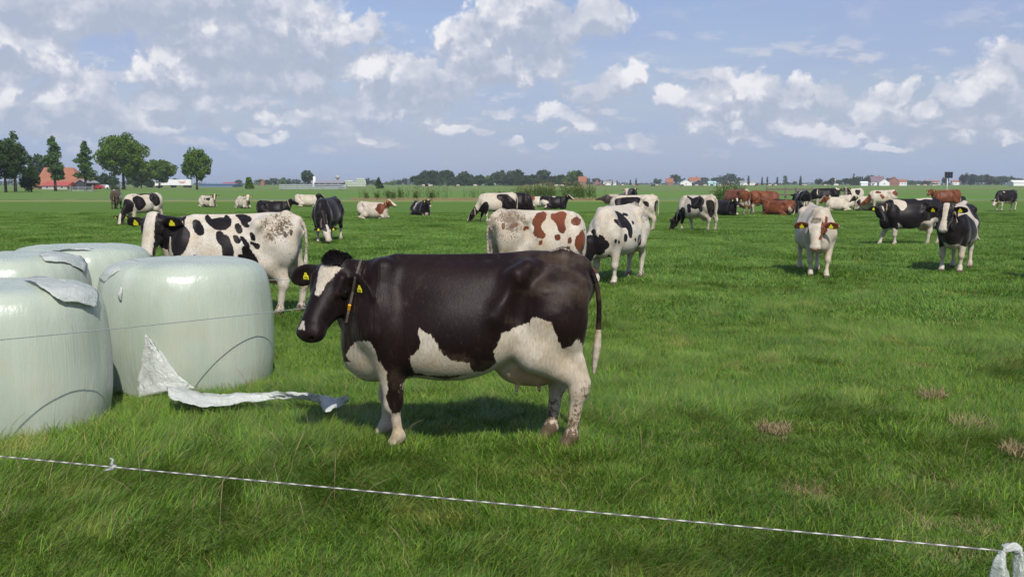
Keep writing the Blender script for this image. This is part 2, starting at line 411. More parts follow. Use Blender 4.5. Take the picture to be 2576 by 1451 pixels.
# ------------------------------------------------------------------ cattle
def cow_mat(name, dark, white, skin, mud=0.5, spot=0.0, jag=0.02, sheen=0.25, grime=(0.17, 0.125, 0.075)):
    """coat of two colours split along the mesh's 'dark' field, bare skin along 'skin', dirt along 'dirt'"""
    m, t = new_mat(name)
    co = t.n('ShaderNodeTexCoord').outputs['Object']
    inf = t.n('ShaderNodeObjectInfo').outputs['Random']
    co = t.vmath('ADD', co, t.n('ShaderNodeCombineXYZ', ins={0: t.math('MULTIPLY', inf, 7.0), 1: 0.0, 2: 0.0}).outputs[0])
    f = t.attr('dark'); sk = t.attr('skin'); dirt = t.attr('dirt'); hoof = t.attr('hoof')
    hair = t.vmath('MULTIPLY', co, (1.0, 1.0, 0.28))
    n1 = t.noise(hair, 60.0, 4, 0.65); n0 = t.noise(co, 9.0, 3, 0.5)
    edge = t.math('ADD', f, t.math('MULTIPLY_ADD', n1, jag * 1.6, -jag * 0.8))
    edge = t.math('ADD', edge, t.math('MULTIPLY_ADD', n0, jag * 1.4, -jag * 0.7))
    fac = t.maprange(edge, -0.0035, 0.0035, 0, 1)
    hv = t.noise(t.vmath('MULTIPLY', co, (1, 1, 0.3)), 75.0, 4, 0.65)
    lv = t.noise(co, 2.3, 3, 0.5)
    darkc = t.mix(t.maprange(lv, 0.35, 0.7), tuple(c * 0.75 for c in dark), tuple(c * 1.45 for c in dark))
    whitec = t.mix(t.maprange(t.noise(co, 4.5, 5, 0.6), 0.35, 0.75), white, (white[0] * 0.80, white[1] * 0.70, white[2] * 0.55))
    base = t.mix(fac, whitec, darkc)
    base = t.mix(t.math('MULTIPLY_ADD', hv, 0.9, -0.28, clamp=True), base, (0.0, 0.0, 0.0))
    base = t.mix(t.maprange(t.math('ADD', sk, t.math('MULTIPLY_ADD', n0, 0.3, -0.15)), 0.35, 0.65), base, t.mix(t.maprange(n0, 0.4, 0.6), skin, tuple(c * 0.8 for c in skin)))
    # dirt: splashes and crust
    d1 = t.noise(co, 38.0, 7, 0.75); d2 = t.noise(co, 5.0, 4, 0.6)
    dd = t.math('ADD', t.math('MULTIPLY', dirt, 0.58), t.math('MULTIPLY_ADD', d1, 1.3, -0.86))
    dd = t.math('ADD', dd, t.math('MULTIPLY_ADD', d2, 0.6, -0.3))
    hard = t.maprange(dd, 0.10, 0.16); soft = t.maprange(t.math('ADD', dirt, t.math('MULTIPLY_ADD', d2, 0.9, -0.45)), 0.1, 0.9, 0, 0.45)
    base = t.mix(t.math('MULTIPLY', soft, mud), base, tuple(c * 1.35 for c in grime))
    base = t.mix(t.math('MULTIPLY', hard, mud * 1.1, clamp=True), base, tuple(c * 0.42 for c in grime))
    base = t.mix(t.math('MULTIPLY', t.maprange(t.noise(t.vmath('MULTIPLY', co, (1, 1, 0.5)), 24.0, 6, 0.8), 0.56, 0.72), 0.16), base, (0.16, 0.11, 0.07))
    base = t.mix(hoof, base, (0.075, 0.05, 0.032))
    n3 = t.noise(t.vmath('MULTIPLY', co, (1, 1, 0.25)), 85.0, 5, 0.7)
    wr = t.noise(t.vmath('MULTIPLY', co, (9.0, 2.0, 0.8)), 3.0, 3, 0.6)      # skin folds of the neck
    hgt = t.math('ADD', t.math('MULTIPLY', n3, 0.42), t.math('MULTIPLY', t.math('MULTIPLY', wr, t.attr('fold')), 2.6))
    hgt = t.math('ADD', hgt, t.math('MULTIPLY', t.noise(co, 7.0, 2, 0.5), 0.45))
    nb = bump(t, hgt, 0.5, 0.011)
    rg = t.math('MULTIPLY_ADD', n3, 0.22, 0.34)
    sh = pbsdf(t, Base_Color=base, Roughness=rg, Normal=nb, Specular_IOR_Level=0.13, Sheen_Weight=sheen, Sheen_Roughness=0.45)
    finish(t, sh); return m
BLACK = (0.0085, 0.0062, 0.0065); WHITE = (0.56, 0.51, 0.42); BROWN = (0.14, 0.040, 0.016); PINK = (0.46, 0.26, 0.20); DARKSKIN = (0.03, 0.022, 0.022)
M = {}
M['bw'] = cow_mat('holstein_coat', BLACK, WHITE, PINK, 0.55, sheen=0.12)
M['hero'] = cow_mat('dark_cow_coat', (0.0120, 0.0056, 0.0050), (0.52, 0.465, 0.375), (0.46, 0.30, 0.20), 1.0, jag=0.03, sheen=0.04, grime=(0.24, 0.17, 0.10))
M['bwdirty'] = cow_mat('dirty_holstein_coat', BLACK, (0.58, 0.54, 0.46), PINK, 0.9, sheen=0.12)
M['rw'] = cow_mat('red_white_coat', BROWN, WHITE, PINK, 0.7, jag=0.035, sheen=0.12)
M['br'] = cow_mat('brown_coat', (0.150, 0.047, 0.019), (0.5, 0.44, 0.36), PINK, 0.6, jag=0.03, sheen=0.12)
M['db'] = cow_mat('grey_brown_coat', (0.06, 0.042, 0.032), (0.45, 0.40, 0.33), DARKSKIN, 0.8, sheen=0.12)
def simple_mat(name, col, rough=0.5, spec=0.5, nscale=0, namt=0.2, metal=0.0, bumpd=0, bscale=40, **kw):
    m, t = new_mat(name); c = tuple(col)
    co = t.n('ShaderNodeTexCoord').outputs['Object']
    if nscale:
        c = t.mix(t.noise(co, nscale, 4, 0.6), tuple(x * (1 - namt) for x in col), tuple(min(1, x * (1 + namt)) for x in col))
    k = dict(Base_Color=c, Roughness=rough, Specular_IOR_Level=spec, Metallic=metal)
    if bumpd: k['Normal'] = bump(t, t.noise(co, bscale, 4, 0.6), 0.6, bumpd)
    k.update(kw); finish(t, pbsdf(t, **k)); return m
M['eye'] = simple_mat('eye', (0.006, 0.004, 0.004), 0.06, 0.6)
M['tag'] = None
m_, t_ = new_mat('ear_tag_plastic')
co_ = t_.n('ShaderNodeTexCoord').outputs['Generated']
finish(t_, pbsdf(t_, Base_Color=t_.mix(t_.noise(co_, 6, 3), (0.80, 0.72, 0.03), (0.66, 0.60, 0.02)), Roughness=0.4)); M['tag'] = m_
M['ink'] = simple_mat('tag_print', (0.03, 0.03, 0.03), 0.5)
M['collar'] = simple_mat('collar_webbing', (0.36, 0.26, 0.16), 0.8, nscale=40)
M['collar_dark'] = simple_mat('dark_collar_webbing', (0.07, 0.055, 0.04), 0.8, nscale=40)
M['collar_yellow'] = simple_mat('yellow_buckle', (0.75, 0.36, 0.015), 0.5)
M['transponder'] = simple_mat('green_transponder', (0.03, 0.10, 0.085), 0.45)
M['tuft'] = simple_mat('poll_hair', (0.010, 0.007, 0.007), 0.5, 0.4, nscale=60, namt=0.5)
M['tuft_w'] = simple_mat('pale_poll_hair', (0.48, 0.42, 0.31), 0.7, 0.3, nscale=60, namt=0.3)

def rotm(yaw, pitch, roll=0.0):
    """columns: forward, left, up of a frame heading yaw (0 = forward), nose lowered by pitch"""
    return np.array(Matrix.Rotation(yaw, 3, 'Z') @ Matrix.Rotation(pitch, 3, 'Y') @ Matrix.Rotation(roll, 3, 'X'))

STAND = [(-0.885, 1.20, 1.02, .05, 0), (-0.85, 1.275, .90, .12, .05), (-0.75, 1.345, .80, .175, .10), (-0.60, 1.372, .71, .225, .14), (-0.46, 1.38, .65, .262, .20),
         (-.28, 1.35, .60, .295, .22), (-.05, 1.335, .535, .32, .22), (.15, 1.335, .51, .32, .24), (.38, 1.34, .50, .275, .28), (.56, 1.35, .475, .23, .34),
         (.68, 1.33, .49, .20, .26), (.80, 1.26, .56, .16, .10), (.88, 1.12, .68, .09, 0), (.91, 1.0, .82, .04, 0)]
def cow_body(vox, pose='stand', poll=(1.02, 0, 1.36), hyaw=0.0, hpitch=50, hroll=0, legs=None, tail=None, udder=1.0, earang=(0, 0), fat=1.0, hsize=1.0, eardroop=0.0, hooks=1.0):
    lying = pose == 'lie'
    dz = -0.50 if lying else 0.0
    F = Field((-1.25, -0.85, -0.03), (1.85, 0.85, 1.75), vox)
    st = [(a, b + dz, c + dz * (0.86 if lying else 1), d * fat * (1.10 if lying else 1), e * (1.0 if not lying else 1.3)) for a, b, c, d, e in STAND]
    F.loft(st, 0.05)
    P = lambda x, y, z: (x, y, z + dz)
    for s in (1, -1):
        # hooks, pins, ribs, shoulder blade, thigh
        if hooks: F.cap(P(-.44, s * .19, 1.285), P(-.37, s * .235, 1.245), .040, .040, .12); F.cap(P(-.36, s * .235, 1.20), P(-.22, s * .30, .96), .035, .03, .12)
        F.cap(P(-.83, s * .10, 1.16), P(-.80, s * .12, 1.13), .06, .07, .10)
        F.ell(P(-.20, s * .335, 1.19), (.12, .045, .075), k=.09, neg=True)        # hollow in front of the hook bone
        F.ell(P(-.62, s * .265, 1.20), (.12, .05, .07), k=.07, neg=True)
        F.ell(P(-.42, s * .315, 1.02), (.07, .045, .11), k=.10, neg=True)
        F.cap(P(-.56, s * .215, 1.10), P(-.60, s * .215, .98), .05, .10, .12)
        F.ell(P(.10, s * .165, .80), (.42, .19 * fat, .28), k=.10)
        F.cap(P(.58, s * .105, 1.26), P(.62, s * .20, .86), .075, .10, .09, flat=((0, 1, 0), .8))
        F.ell(P(.60, s * .17, .90), (.17, .115, .22), k=.08)
        F.cap(P(.64, s * .215, .84), P(.50, s * .20, .70), .075, .08, .05); F.ell(P(.475, s * .205, .80), (.10, .085, .15), k=.05)
        F.ell(P(-.66, s * .165, .94), (.205, .115, .27), k=.08)
    # topline ridge, tail head, brisket, belly, underside fold
    F.cap(P(-.85, 0, 1.28), P(-.70, 0, 1.365), .045, .05, .07)
    F.cap(P(-.70, 0, 1.345), P(.50, 0, 1.32), .03, .035, .06)
    F.ell(P(.72, 0, .65), (.16, .125, .165), rotm(0, R(-25)), k=.09)
    F.cap(P(.70, 0, .54), P(.85, 0, .74), .03, .045, .08)
    # neck from chest to the back of the head
    poll = np.array(poll, float); H = rotm(R(hyaw), R(hpitch), R(hroll)); hs = hsize
    h = lambda x, y, z: tuple(poll + H @ (np.array((x, y, z)) * hs))
    base_t = np.array(P(.60, 0, 1.16)); base_b = np.array(P(.74, 0, .80)); base_m = (base_t + base_b) / 2
    nt = np.array(h(.035, 0, -.095)); nb = np.array(h(.12, 0, -.185)); 
    mid_t = (base_t * .45 + nt * .55) + np.array((0.02, 0, 0.005)); mid_b = (base_b * .5 + nb * .5) + np.array((0, 0, -.01))
    for k in range(7):
        u0, u1 = k / 7, (k + 1) / 7
        bz = lambda a, b, c, u: a * (1 - u) ** 2 + b * 2 * u * (1 - u) + c * u * u
        for (a, b, c, r0, r1, fl) in ((base_t, mid_t, nt, .115, .075, .85), (base_m, (mid_t + mid_b) / 2, (nt + nb) / 2, .155, .098, .72), (base_b, mid_b, nb, .12, .058, .75)):
            p0, p1 = bz(a, b, c, u0), bz(a, b, c, u1); d = p1 - p0
            F.cap(p0, p1, r0 + (r1 - r0) * u0, r0 + (r1 - r0) * u1, .045, flat=(np.cross(d / max(np.linalg.norm(d), 1e-6), (0, 0, 1)) + 1e-6 * np.ones(3), fl))
    # skin fold under the throat
    F.cap(base_b + np.array((.03, 0, -.06)), (base_b * .4 + nb * .6) + np.array((0, 0, -.05)), .04, .02, .08)
    # head
    He = lambda c, r, k=.03, neg=False, rot=None: F.ell(h(*c), np.array(r) * hs, H if rot is None else H @ rot, k, neg)
    Hc = lambda a, b, ra, rb, k=.03, fl=None, neg=False: F.cap(h(*a), h(*b), ra * hs, rb * hs, k, flat=None if fl is None else (H @ np.array(fl[0], float), fl[1]), neg=neg)
    He((.085, 0, -.080), (.125, .130, .090), .03)
    He((.01, 0, -.045), (.06, .085, .05), .05)
    Hc((.12, 0, -.080), (.40, 0, -.060), .090, .058, .04, fl=((0, 1, 0), 1.22))
    Hc((.14, 0, -.115), (.40, 0, -.09), .095, .063, .04, fl=((0, 1, 0), 1.12))
    for s in (1, -1):
        Hc((.10, s * .062, -.17), (.22, s * .055, -.175), .078, .066, .05, fl=((0, 1, 0), .62))
        Hc((.22, s * .045, -.165), (.38, s * .028, -.125), .052, .032, .05)
        Hc((.12, s * .104, -.032), (.20, s * .094, -.054), .028, .024, .03)                # brow ridge
        He((.175, s * .130, -.084), (.034, .020, .026), .012, True)
        He((.175, s * .113, -.084), (.026, .022, .020), .008)
        Hc((.20, s * .092, -.115), (.36, s * .060, -.085), .018, .012, .03)                # cheek crest
    if vox < .016:
        for s in (1, -1):
            for q in range(5):
                a0 = -1.15 + q * .46; a1 = a0 + .46
                for sg, rr_ in ((1, .0085), (-1, .0065)): Hc((.175 + .034 * math.sin(a0), s * .121, -.084 + sg * .020 * math.cos(a0)), (.175 + .034 * math.sin(a1), s * .121, -.084 + sg * .020 * math.cos(a1)), rr_, rr_, .008)
    He((.455, 0, -.085), (.066, .092, .066), .04)
    He((.475, 0, -.070), (.048, .082, .045), .03)
    He((.440, 0, -.145), (.055, .056, .030), .022)                                         # lower lip
    if vox < .016:
        for s in (1, -1):
            He((.512, s * .050, -.058), (.020, .014, .011), .012, True, rot=rotm(s * R(35), R(-30)))
            Hc((.36, s * .060, -.118), (.475, s * .050, -.122), .004, .006, .014, neg=True)
        Hc((.525, 0, -.125), (.47, 0, -.120), .006, .006, .014, neg=True)
    # ears
    th = max(.0165, vox * .75)
    ears = []
    for s in (1, -1):
        ea = R(earang[0 if s > 0 else 1])
        E = rotm(s * (R(88) - ea), R(10 + eardroop)) ; E = E @ rotm(0, 0, s * R(-18))
        root = np.array((.055, s * .108, -.060)); F.cap(h(*root), h(*(root + E @ np.array((.05, 0, 0)))), .028 * hs, .030 * hs, .03)
        c = root + E @ np.array((.146, 0, 0)); rr = (.126, .066, th)
        # local z of the ear is its thin axis; turn it to face forward
        T = E @ np.array(Matrix.Rotation(s * R(62), 3, 'X'))
        F.ell(h(*c), np.array(rr) * hs, H @ T, .02)
        nrm = T[:, 2]; nrm = nrm if nrm[0] > 0 else -nrm
        if vox < .016: F.ell(h(*(c + nrm * .026 + E @ np.array((.004, 0, 0)))), np.array((.100, .048, .022)) * hs, H @ T, .01, True)
        ears.append((h(*(c + nrm * (.004 if vox < .016 else th) - E @ np.array((.018, 0, 0)))), H @ T, H @ nrm))
    # legs
    L = {'fl': (.54, .17), 'fr': (.54, -.17), 'hl': (-.74, .16), 'hr': (-.74, -.16)}
    if legs: L.update(legs)
    if not lying:
        for kx, v in L.items():
            fx, fy = v[:2]; s = 1 if kx[1] == 'l' else -1; lift = v[2] if len(v) > 2 else 0
            if kx[0] == 'f':
                el = np.array((.525, s * .185, .70)); ft = np.array((fx, fy, .115 + lift)); kn = el * .36 + ft * .64 + np.array((.018 + lift * .5, 0, -.02)); kn[2] = .335 + lift * .6
                F.cap(el + (0.03, 0, .03), kn, .100, .054, .06, flat=((0, 1, 0), .85)); F.cap(el, kn + (-.01, 0, .03), .095, .055, .05, flat=((0, 1, 0), .85))
                F.ell(kn + (.006, 0, 0), (.062, .056, .075), k=.03)
                F.cap(kn, ft, .041, .034, .02, flat=((0, 1, 0), .9)); F.ell(ft, (.050, .047, .052), k=.025)
                F.cap(ft, ft + (.035, 0, -.05), .044, .047, .02)
                hb = ft + np.array((.048, 0, -.078))
            else:
                hip = np.array((-.60, s * .17, .90)); sti = np.array((-.50 + (fx + .74) * .25, s * .205, .70)); ft = np.array((fx, fy, .12 + lift))
                hk = np.array((fx - .045, s * .15 * .5 + fy * .5, .450 + lift)); 
                F.cap(hip, sti, .17, .115, .08, flat=((0, 1, 0), .78)); F.cap(sti, hk + (.02, 0, .06), .132, .062, .07, flat=((0, 1, 0), .80))
                F.cap(np.array((-.72, s * .13, .92)), hk + (-.005, 0, .12), .105, .032, .07, flat=((0, 1, 0), .75))
                F.cap(hk + (-.060, 0, .045), hk + (-.020, 0, .20), .028, .026, .035)
                F.ell(hk + (-.008, 0, 0), (.074, .052, .088), k=.045)
                F.cap(hk + (.0, 0, -.02), ft, .052, .040, .045, flat=((0, 1, 0), .82)); F.ell(ft, (.054, .050, .056), k=.025)
                F.cap(ft, ft + (.035, 0, -.05), .046, .050, .02)
                hb = ft + np.array((.050, 0, -.078))
            for q in (-1, 1):
                F.cap(hb + (-.02, q * .025, .03), hb + (.022, q * .026, -.008), .030, .034, .012)
                F.cap(hb + (.040, q * .024, -.018), hb + (-.022, q * .024, -.02), .024, .028, .012)
            if vox < .016: F.cap(hb + (.09, 0, .02), hb + (.05, 0, -.05), .004, .005, .01, neg=True)
    else:
        for s in (1, -1):
            F.cap((.52, s * .20, .30), (.80, s * .24, .12), .085, .055, .06); F.cap((.80, s * .24, .10), (.55, s * .19, .06), .048, .035, .03); F.cap((.55, s * .19, .05), (.50, s * .17, .04), .04, .04, .03)
            F.cap((-.58, s * .20, .42), (-.22, s * .33, .22), .20, .13, .10); F.cap((-.22, s * .34, .20), (-.55, s * .42, .10), .115, .06, .07)
            F.cap((-.55, s * .42, .09), (-.25, s * .46, .06), .055, .035, .03); F.cap((-.25, s * .46, .05), (-.17, s * .46, .04), .038, .04, .03)
    # udder and teats
    if udder:
        uz = .60 if not lying else .20
        F.ell((-.43, 0, uz + .02), (.20 * udder, .155, .15 * udder), k=.05)
        F.ell((-.55, 0, uz + .05), (.14 * udder, .14, .17 * udder), k=.06)
        if vox < .03 and not lying:
            for s in (1, -1):
                F.cap((-.37, s * .065, uz - .10 * udder), (-.365, s * .07, uz - .165 * udder), .017, .011, .012)
                F.cap((-.52, s * .06, uz - .10 * udder), (-.53, s * .065, uz - .155 * udder), .016, .011, .012)
    # tail
    tl = tail or [(-.86, 0, 1.29), (-.935, 0, 1.20), (-.955, 0, 1.0), (-.945, 0, .78), (-.93, .0, .60)]
    tl = [np.array(P(*p)) if lying else np.array(p, float) for p in tl]
    if lying: tl = [np.array((-.86, 0, .79)), np.array((-.93, 0, .66)), np.array((-.94, .05, .30)), np.array((-.90, .22, .06))]
    n = len(tl) - 1; rr = max(.019, vox * .8)
    q = []
    for i in range(n):
        p0 = tl[max(i - 1, 0)]; p1 = tl[i]; p2 = tl[i + 1]; p3 = tl[min(i + 2, n)]
        for u in np.linspace(0, 1, 5)[:-1]:
            q.append(.5 * ((2 * p1) + (-p0 + p2) * u + (2 * p0 - 5 * p1 + 4 * p2 - p3) * u * u + (-p0 + 3 * p1 - 3 * p2 + p3) * u ** 3))
    q.append(tl[-1]); m = len(q) - 1
    rad = lambda u: max(rr, .040 * (1 - u * 2.2)) if u < .68 else (rr + (.030 - rr) * min(1, (u - .68) / .14) if u < .82 else .030 - (.030 - .012) * (u - .82) / .18)
    for i in range(m): F.cap(q[i], q[i + 1], rad(i / m), rad((i + 1) / m), .006 if i else .05)
    V, Fc = F.extract()
    V[:, 2] = np.maximum(V[:, 2], 0.0)
    N = vnormals(V, Fc)
    hl = ((V - poll) @ H) / hs
    inhead = (hl[:, 0] > -.04) & (hl[:, 0] < .62) & (np.abs(hl[:, 1]) < .17) & (hl[:, 2] > -.27) & (hl[:, 2] < .09)
    lim = np.clip(1 - np.abs(hl[:, 1]) / .5, 0, 1)
    info = dict(V=V, F=Fc, N=N, hl=hl, inhead=inhead, poll=poll, H=H, hs=hs, ears=ears, h=h, vox=vox, lying=lying, tailq=q, m=m, neck=(nt, nb, base_t, base_b))
    return info

def paint(info, base='white', patches=(), blobs=(), blaze=None, head='dark', noseskin=1.0, legs_white=.0, belly_white=None, seed=0, mudz=.45, rump=.0, tailwhite=.7, spots=0, spot_r=(.05, .16), ears='dark', legdark=False, fdirt=.6):
    V, N, hl = info['V'], info['N'], info['hl']; nv = len(V)
    sd = np.full(nv, .2 if base == 'dark' else -.2)
    rs = np.random.RandomState(seed)
    def put(s, dark): 
        nonlocal sd
        sd = np.maximum(sd, s) if dark else np.minimum(sd, -s)
    wob = lambda p, a: p + a * np.stack([np.sin(p[:, 1] * 11 + p[:, 2] * 17 + seed), np.sin(p[:, 0] * 13 + p[:, 2] * 9 + seed * 2), np.sin(p[:, 0] * 15 + p[:, 1] * 12 + seed * 3)], 1)
    W = wob(V, .028)
    if belly_white is not None: put(belly_white - W[:, 2] + .04 * np.sin(W[:, 0] * 9 + seed), False)
    if spots:
        for i in range(spots):
            x = rs.uniform(-.8, .7); z = rs.uniform(.6, 1.35); sg = rs.choice((-1, 1)); r = rs.uniform(*spot_r); a = rs.uniform(.6, 1.7)
            c = np.array((x, sg * .30, z - (.5 if info['lying'] else 0)))
            d = (W - c) / np.array((a, 1.0, 1 / a ** .5)); put(r - np.linalg.norm(d, axis=1), base == 'white')
    for b in blobs:                                  # (x, y, z, rx, ry, rz, dark)
        d = (W - np.array(b[:3])) / np.array(b[3:6]); put((1 - np.linalg.norm(d, axis=1)) * min(b[3:6]), b[6])
    for (P3, dark) in patches:                        # outlines on the hide, as points on its surface
        P3 = np.array(P3); c = P3.mean(0)
        tree = info['bvh']; nn = np.zeros(3)
        for p in P3:
            r = tree.find_nearest(Vector(p)); nn += np.array(r[1]) if r[1] else 0
        nn /= np.linalg.norm(nn); u = np.cross((0, 0, 1), nn); u /= np.linalg.norm(u); v = np.cross(nn, u)
        Q = np.stack([(V - c) @ u, (V - c) @ v], 1); PP = np.stack([(P3 - c) @ u, (P3 - c) @ v], 1)
        s = poly_sd(PP, Q)
        ok = ((N @ nn) > .05) & (np.abs((V - c) @ nn) < .45)
        s = np.where(ok, s + info['bias'], -.2); put(s, dark)
    # face
    hx, hy, hz = hl[:, 0], hl[:, 1], hl[:, 2]
    hd = info['inhead']
    earm = (np.abs(hy) > .125) & (hx > -.16) & (hx < .20) & (np.abs(hy) < .36) & (hz > -.22) & (hz < .12)
    if head is not None:
        s = np.where(hd, .06, -.2)
        if head == 'dark': sd = np.where(hd, .06, sd)
        else: sd = np.where(hd, -.06, sd)
    if ears: sd = np.where(earm, .06 if ears == 'dark' else -.06, sd)
    if blaze is not None:
        top = hz - (-.115 + .02 * hx)
        for (x0, x1, w0, w1, off) in blaze:
            u = np.clip((hx - x0) / (x1 - x0), 0, 1); wd_ = w0 + (w1 - w0) * u
            dist = np.minimum(np.minimum(hx - x0, x1 - hx), wd_ - np.abs(hy - off))
            dist = np.where(hd & (top > -.03), dist, -.2)
            put(dist, head != 'dark' and False)
    z = V[:, 2]
    if legs_white: 
        lw = legs_white - z + .03 * np.sin(V[:, 0] * 31 + seed + V[:, 1] * 20); put(lw, False)
    # tail switch
    tq = np.array(info['tailq'])[int(info['m'] * tailwhite):]
    if tailwhite < 1:
        d = np.min(np.linalg.norm(V[None] - tq[:, None], axis=2), 0) if len(tq) else 9
        near = (d < .055) & (z < 1.15); sd = np.where(near, -.05, sd)
    skin = np.zeros(nv)
    dm = np.linalg.norm((hl - np.array((.485, 0, -.085))) / np.array((.055, .085, .07)), axis=1)
    skin = np.maximum(skin, np.clip(1.35 - dm, 0, 1) * noseskin)
    uz = .60 if not info['lying'] else .2
    du = np.linalg.norm((V - np.array((-.47, 0, uz - .03))) / np.array((.22, .17, .15)), axis=1)
    skin = np.maximum(skin, np.clip((1.15 - du) * 4, 0, 1) * (z < uz + .12))
    dirt = np.clip((mudz - z) / mudz, 0, 1.0) ** 1.15 * (.88 if not info['lying'] else .4)
    rr = np.exp(-((V[:, 0] + .66) ** 2 / .09 + (z - (1.25 if not info['lying'] else .7)) ** 2 / .10)) * rump
    dirt = np.maximum(dirt, rr); dirt = np.where(V[:, 0] > .2, dirt * fdirt, dirt)
    if tailwhite < 1: dirt = np.where(near, np.maximum(dirt, .35), dirt)
    if rump: dirt = np.maximum(dirt, np.clip((-.35 - V[:, 0]) / .6, 0, 1) * rump * .72)
    hoof = np.clip((.075 - z) / .02, 0, 1) * (0 if info['lying'] else 1)
    fold = np.clip((V[:, 0] - .50) / .12, 0, 1) * (~hd) * np.clip((z - .55 if not info['lying'] else z) / .2, 0, 1) * np.clip((1.3 - V[:, 0]) / .2, 0, 1)
    return dict(dark=sd, skin=skin, dirt=dirt, hoof=hoof, fold=fold)

def chaikin(P):
    for _ in range(2):
        q = []
        for i in range(len(P)):
            a, b = P[i], P[(i + 1) % len(P)]
            q += [(a[0] * .78 + b[0] * .22, a[1] * .78 + b[1] * .22), (a[0] * .22 + b[0] * .78, a[1] * .22 + b[1] * .78)]
        P = q
    return P
def cow(label, at, yaw, scale=1.0, vox=.02, mat='bw', group='dairy cows in the pasture', collar=None, tags=None, tuft=None, eyes=None, pix=(), pnt=None, tagsize=1.0, smooth=True, stretch=1.0, **body):
    """builds one cow heading yaw degrees (0 = to the right of the picture, 90 = away, 180 = left, 270 = towards the camera)"""
    info = cow_body(vox / scale, **body)
    Mw = Matrix.Translation(Vector((at[0], at[1], 0))) @ Matrix.Rotation(R(yaw), 4, 'Z') @ Matrix.Diagonal((scale * stretch, scale, scale, 1))
    inv = Mw.inverted(); V, Fc = info['V'], info['F']
    info['bvh'] = BVHTree.FromPolygons(V.tolist(), Fc.tolist()) if pix else None
    pts = []
    if pix:
        o = inv @ Vector((0, 0, CAM_H))
        cen = inv @ Vector((0, 0, 0)); 
        for P2, dark in pix:
            P2 = chaikin(P2) if smooth else P2
            out = []; miss = []
            for (px, py) in P2:
                d = (inv.to_3x3() @ ray(px, py)).normalized()
                hit = info['bvh'].ray_cast(o, d)
                out.append(np.array(hit[0]) if hit[0] else None); miss.append(d)
            good = [p for p in out if p is not None]
            if not good: continue
            dist = np.mean([np.linalg.norm(p - np.array(o)) for p in good])
            out = [p if p is not None else np.array(o + d * dist) for p, d in zip(out, miss)]
            pts.append((out, dark))
    info['bias'] = .010 if smooth else .0
    at_ = paint(info, patches=pts, **(pnt or {}))
    root = empty('cow', (at[0], at[1], 0), R(yaw)); root.scale = (scale * stretch, scale, scale)
    tag(root, label, 'cow', group)
    np_mesh('body', V, Fc, M[mat], root, attrs=at_)
    h, H, hs = info['h'], info['H'], info['hs']
    if eyes is None: eyes = vox < .035
    if eyes:
        for s in (1, -1):
            mb = MB(); uv_sphere(mb, (0, 0, 0), .0215 * hs, 12, 8)
            mb.build('eye', M['eye'], root, True, loc=Vector(h(.175, s * .118, -.083)))
    if tags is None: tags = vox < .035
    if tags:
        for i, (c, T, nrm) in enumerate(info['ears']):
            if tags is not True and i not in tags: continue
            a, b, n = np.array(T[:, 0]), np.array(T[:, 1]), np.array(nrm); k = tagsize * hs
            dn = np.array((0, 0, -1.0)); dn = dn - n * (dn @ n); dn /= np.linalg.norm(dn); sd_ = np.cross(n, dn)
            c = np.array(c) + n * .010; mb = MB()
            prof = [(-.012, -.034), (.012, -.034), (.014, -.016), (.032, .0), (.034, .034), (-.034, .034), (-.032, .0), (-.014, -.016)]
            vs = [c + sd_ * (x * k) + dn * ((y + .012) * k) + n * (z * k) for z in (-.002, .002) for x, y in prof]
            m8 = len(prof); mb.add(vs, [tuple(reversed(range(m8))), tuple(range(m8, 2 * m8))] + [(j, (j + 1) % m8, m8 + (j + 1) % m8, m8 + j) for j in range(m8)])
            to = mb.build('ear_tag', M['tag'], root)
            if vox < .012:
                mb = MB(); lc = c + n * (.0028 * k)
                for row, zz in enumerate((.008, .016, .024)):
                    for q in range(6):
                        if (q * 7 + row * 5) % 6 == 5: continue
                        x0 = -.024 + q * .0085
                        vs = [lc + sd_ * ((x0 + dx) * k) + dn * ((zz + .012 + dy) * k) for dx, dy in ((0, 0), (.0055, 0), (.0055, .0055), (0, .0055))]
                        mb.add(vs, [(0, 1, 2, 3)])
                mb.build('tag_print', M['ink'], to)
    if collar:
        # a band round the neck just behind the jaw
        nt, nb, bt, bb = info['neck']
        u = .20 if collar is True else collar[0]
        tpt = nt * (1 - u) + bt * u + np.array((0, 0, .0)); bpt = nb * (1 - u) + bb * u
        ax = bpt - tpt; ln = np.linalg.norm(ax); ax /= ln; side = np.cross((nt - bt) / np.linalg.norm(nt - bt), ax); side /= np.linalg.norm(side)
        cpt = (tpt + bpt) / 2; tree = BVHTree.FromPolygons(V.tolist(), Fc.tolist()); wd_ = (.018 if collar is True or len(collar) < 3 else collar[2]) * hs
        fw = np.cross(ax, side); ring = []
        for i in range(28):
            th = 2 * math.pi * i / 28; dd = ax * math.cos(th) + side * math.sin(th)
            o = cpt + dd * .5; hit = tree.ray_cast(Vector(o), Vector(-dd), .5)
            rr = (np.array(hit[0]) if hit[0] else cpt + dd * ln * .5)
            rr = rr if np.linalg.norm(rr - cpt) < ln * .5 + .12 else cpt + dd * (ln * .5 + .1)
            ring.append(rr + dd * (.008 + (.012 if math.cos(th) > .5 else 0)))
        mb = MB(); nR = len(ring)
        vs = []
        for p in ring:
            dd = (p - cpt) / np.linalg.norm(p - cpt)
            for a, b in ((-1, 0), (1, 0), (1, -.006), (-1, -.006)): vs.append(p + fw * (a * wd_) + dd * b)
        fs = []
        for i in range(nR):
            j = (i + 1) % nR
            for q in range(4): fs.append((i * 4 + q, j * 4 + q, j * 4 + (q + 1) % 4, i * 4 + (q + 1) % 4))
        mb.add(vs, fs); co_ = mb.build('collar', M[collar[3] if collar is not True and len(collar) > 3 else 'collar'], root, False)
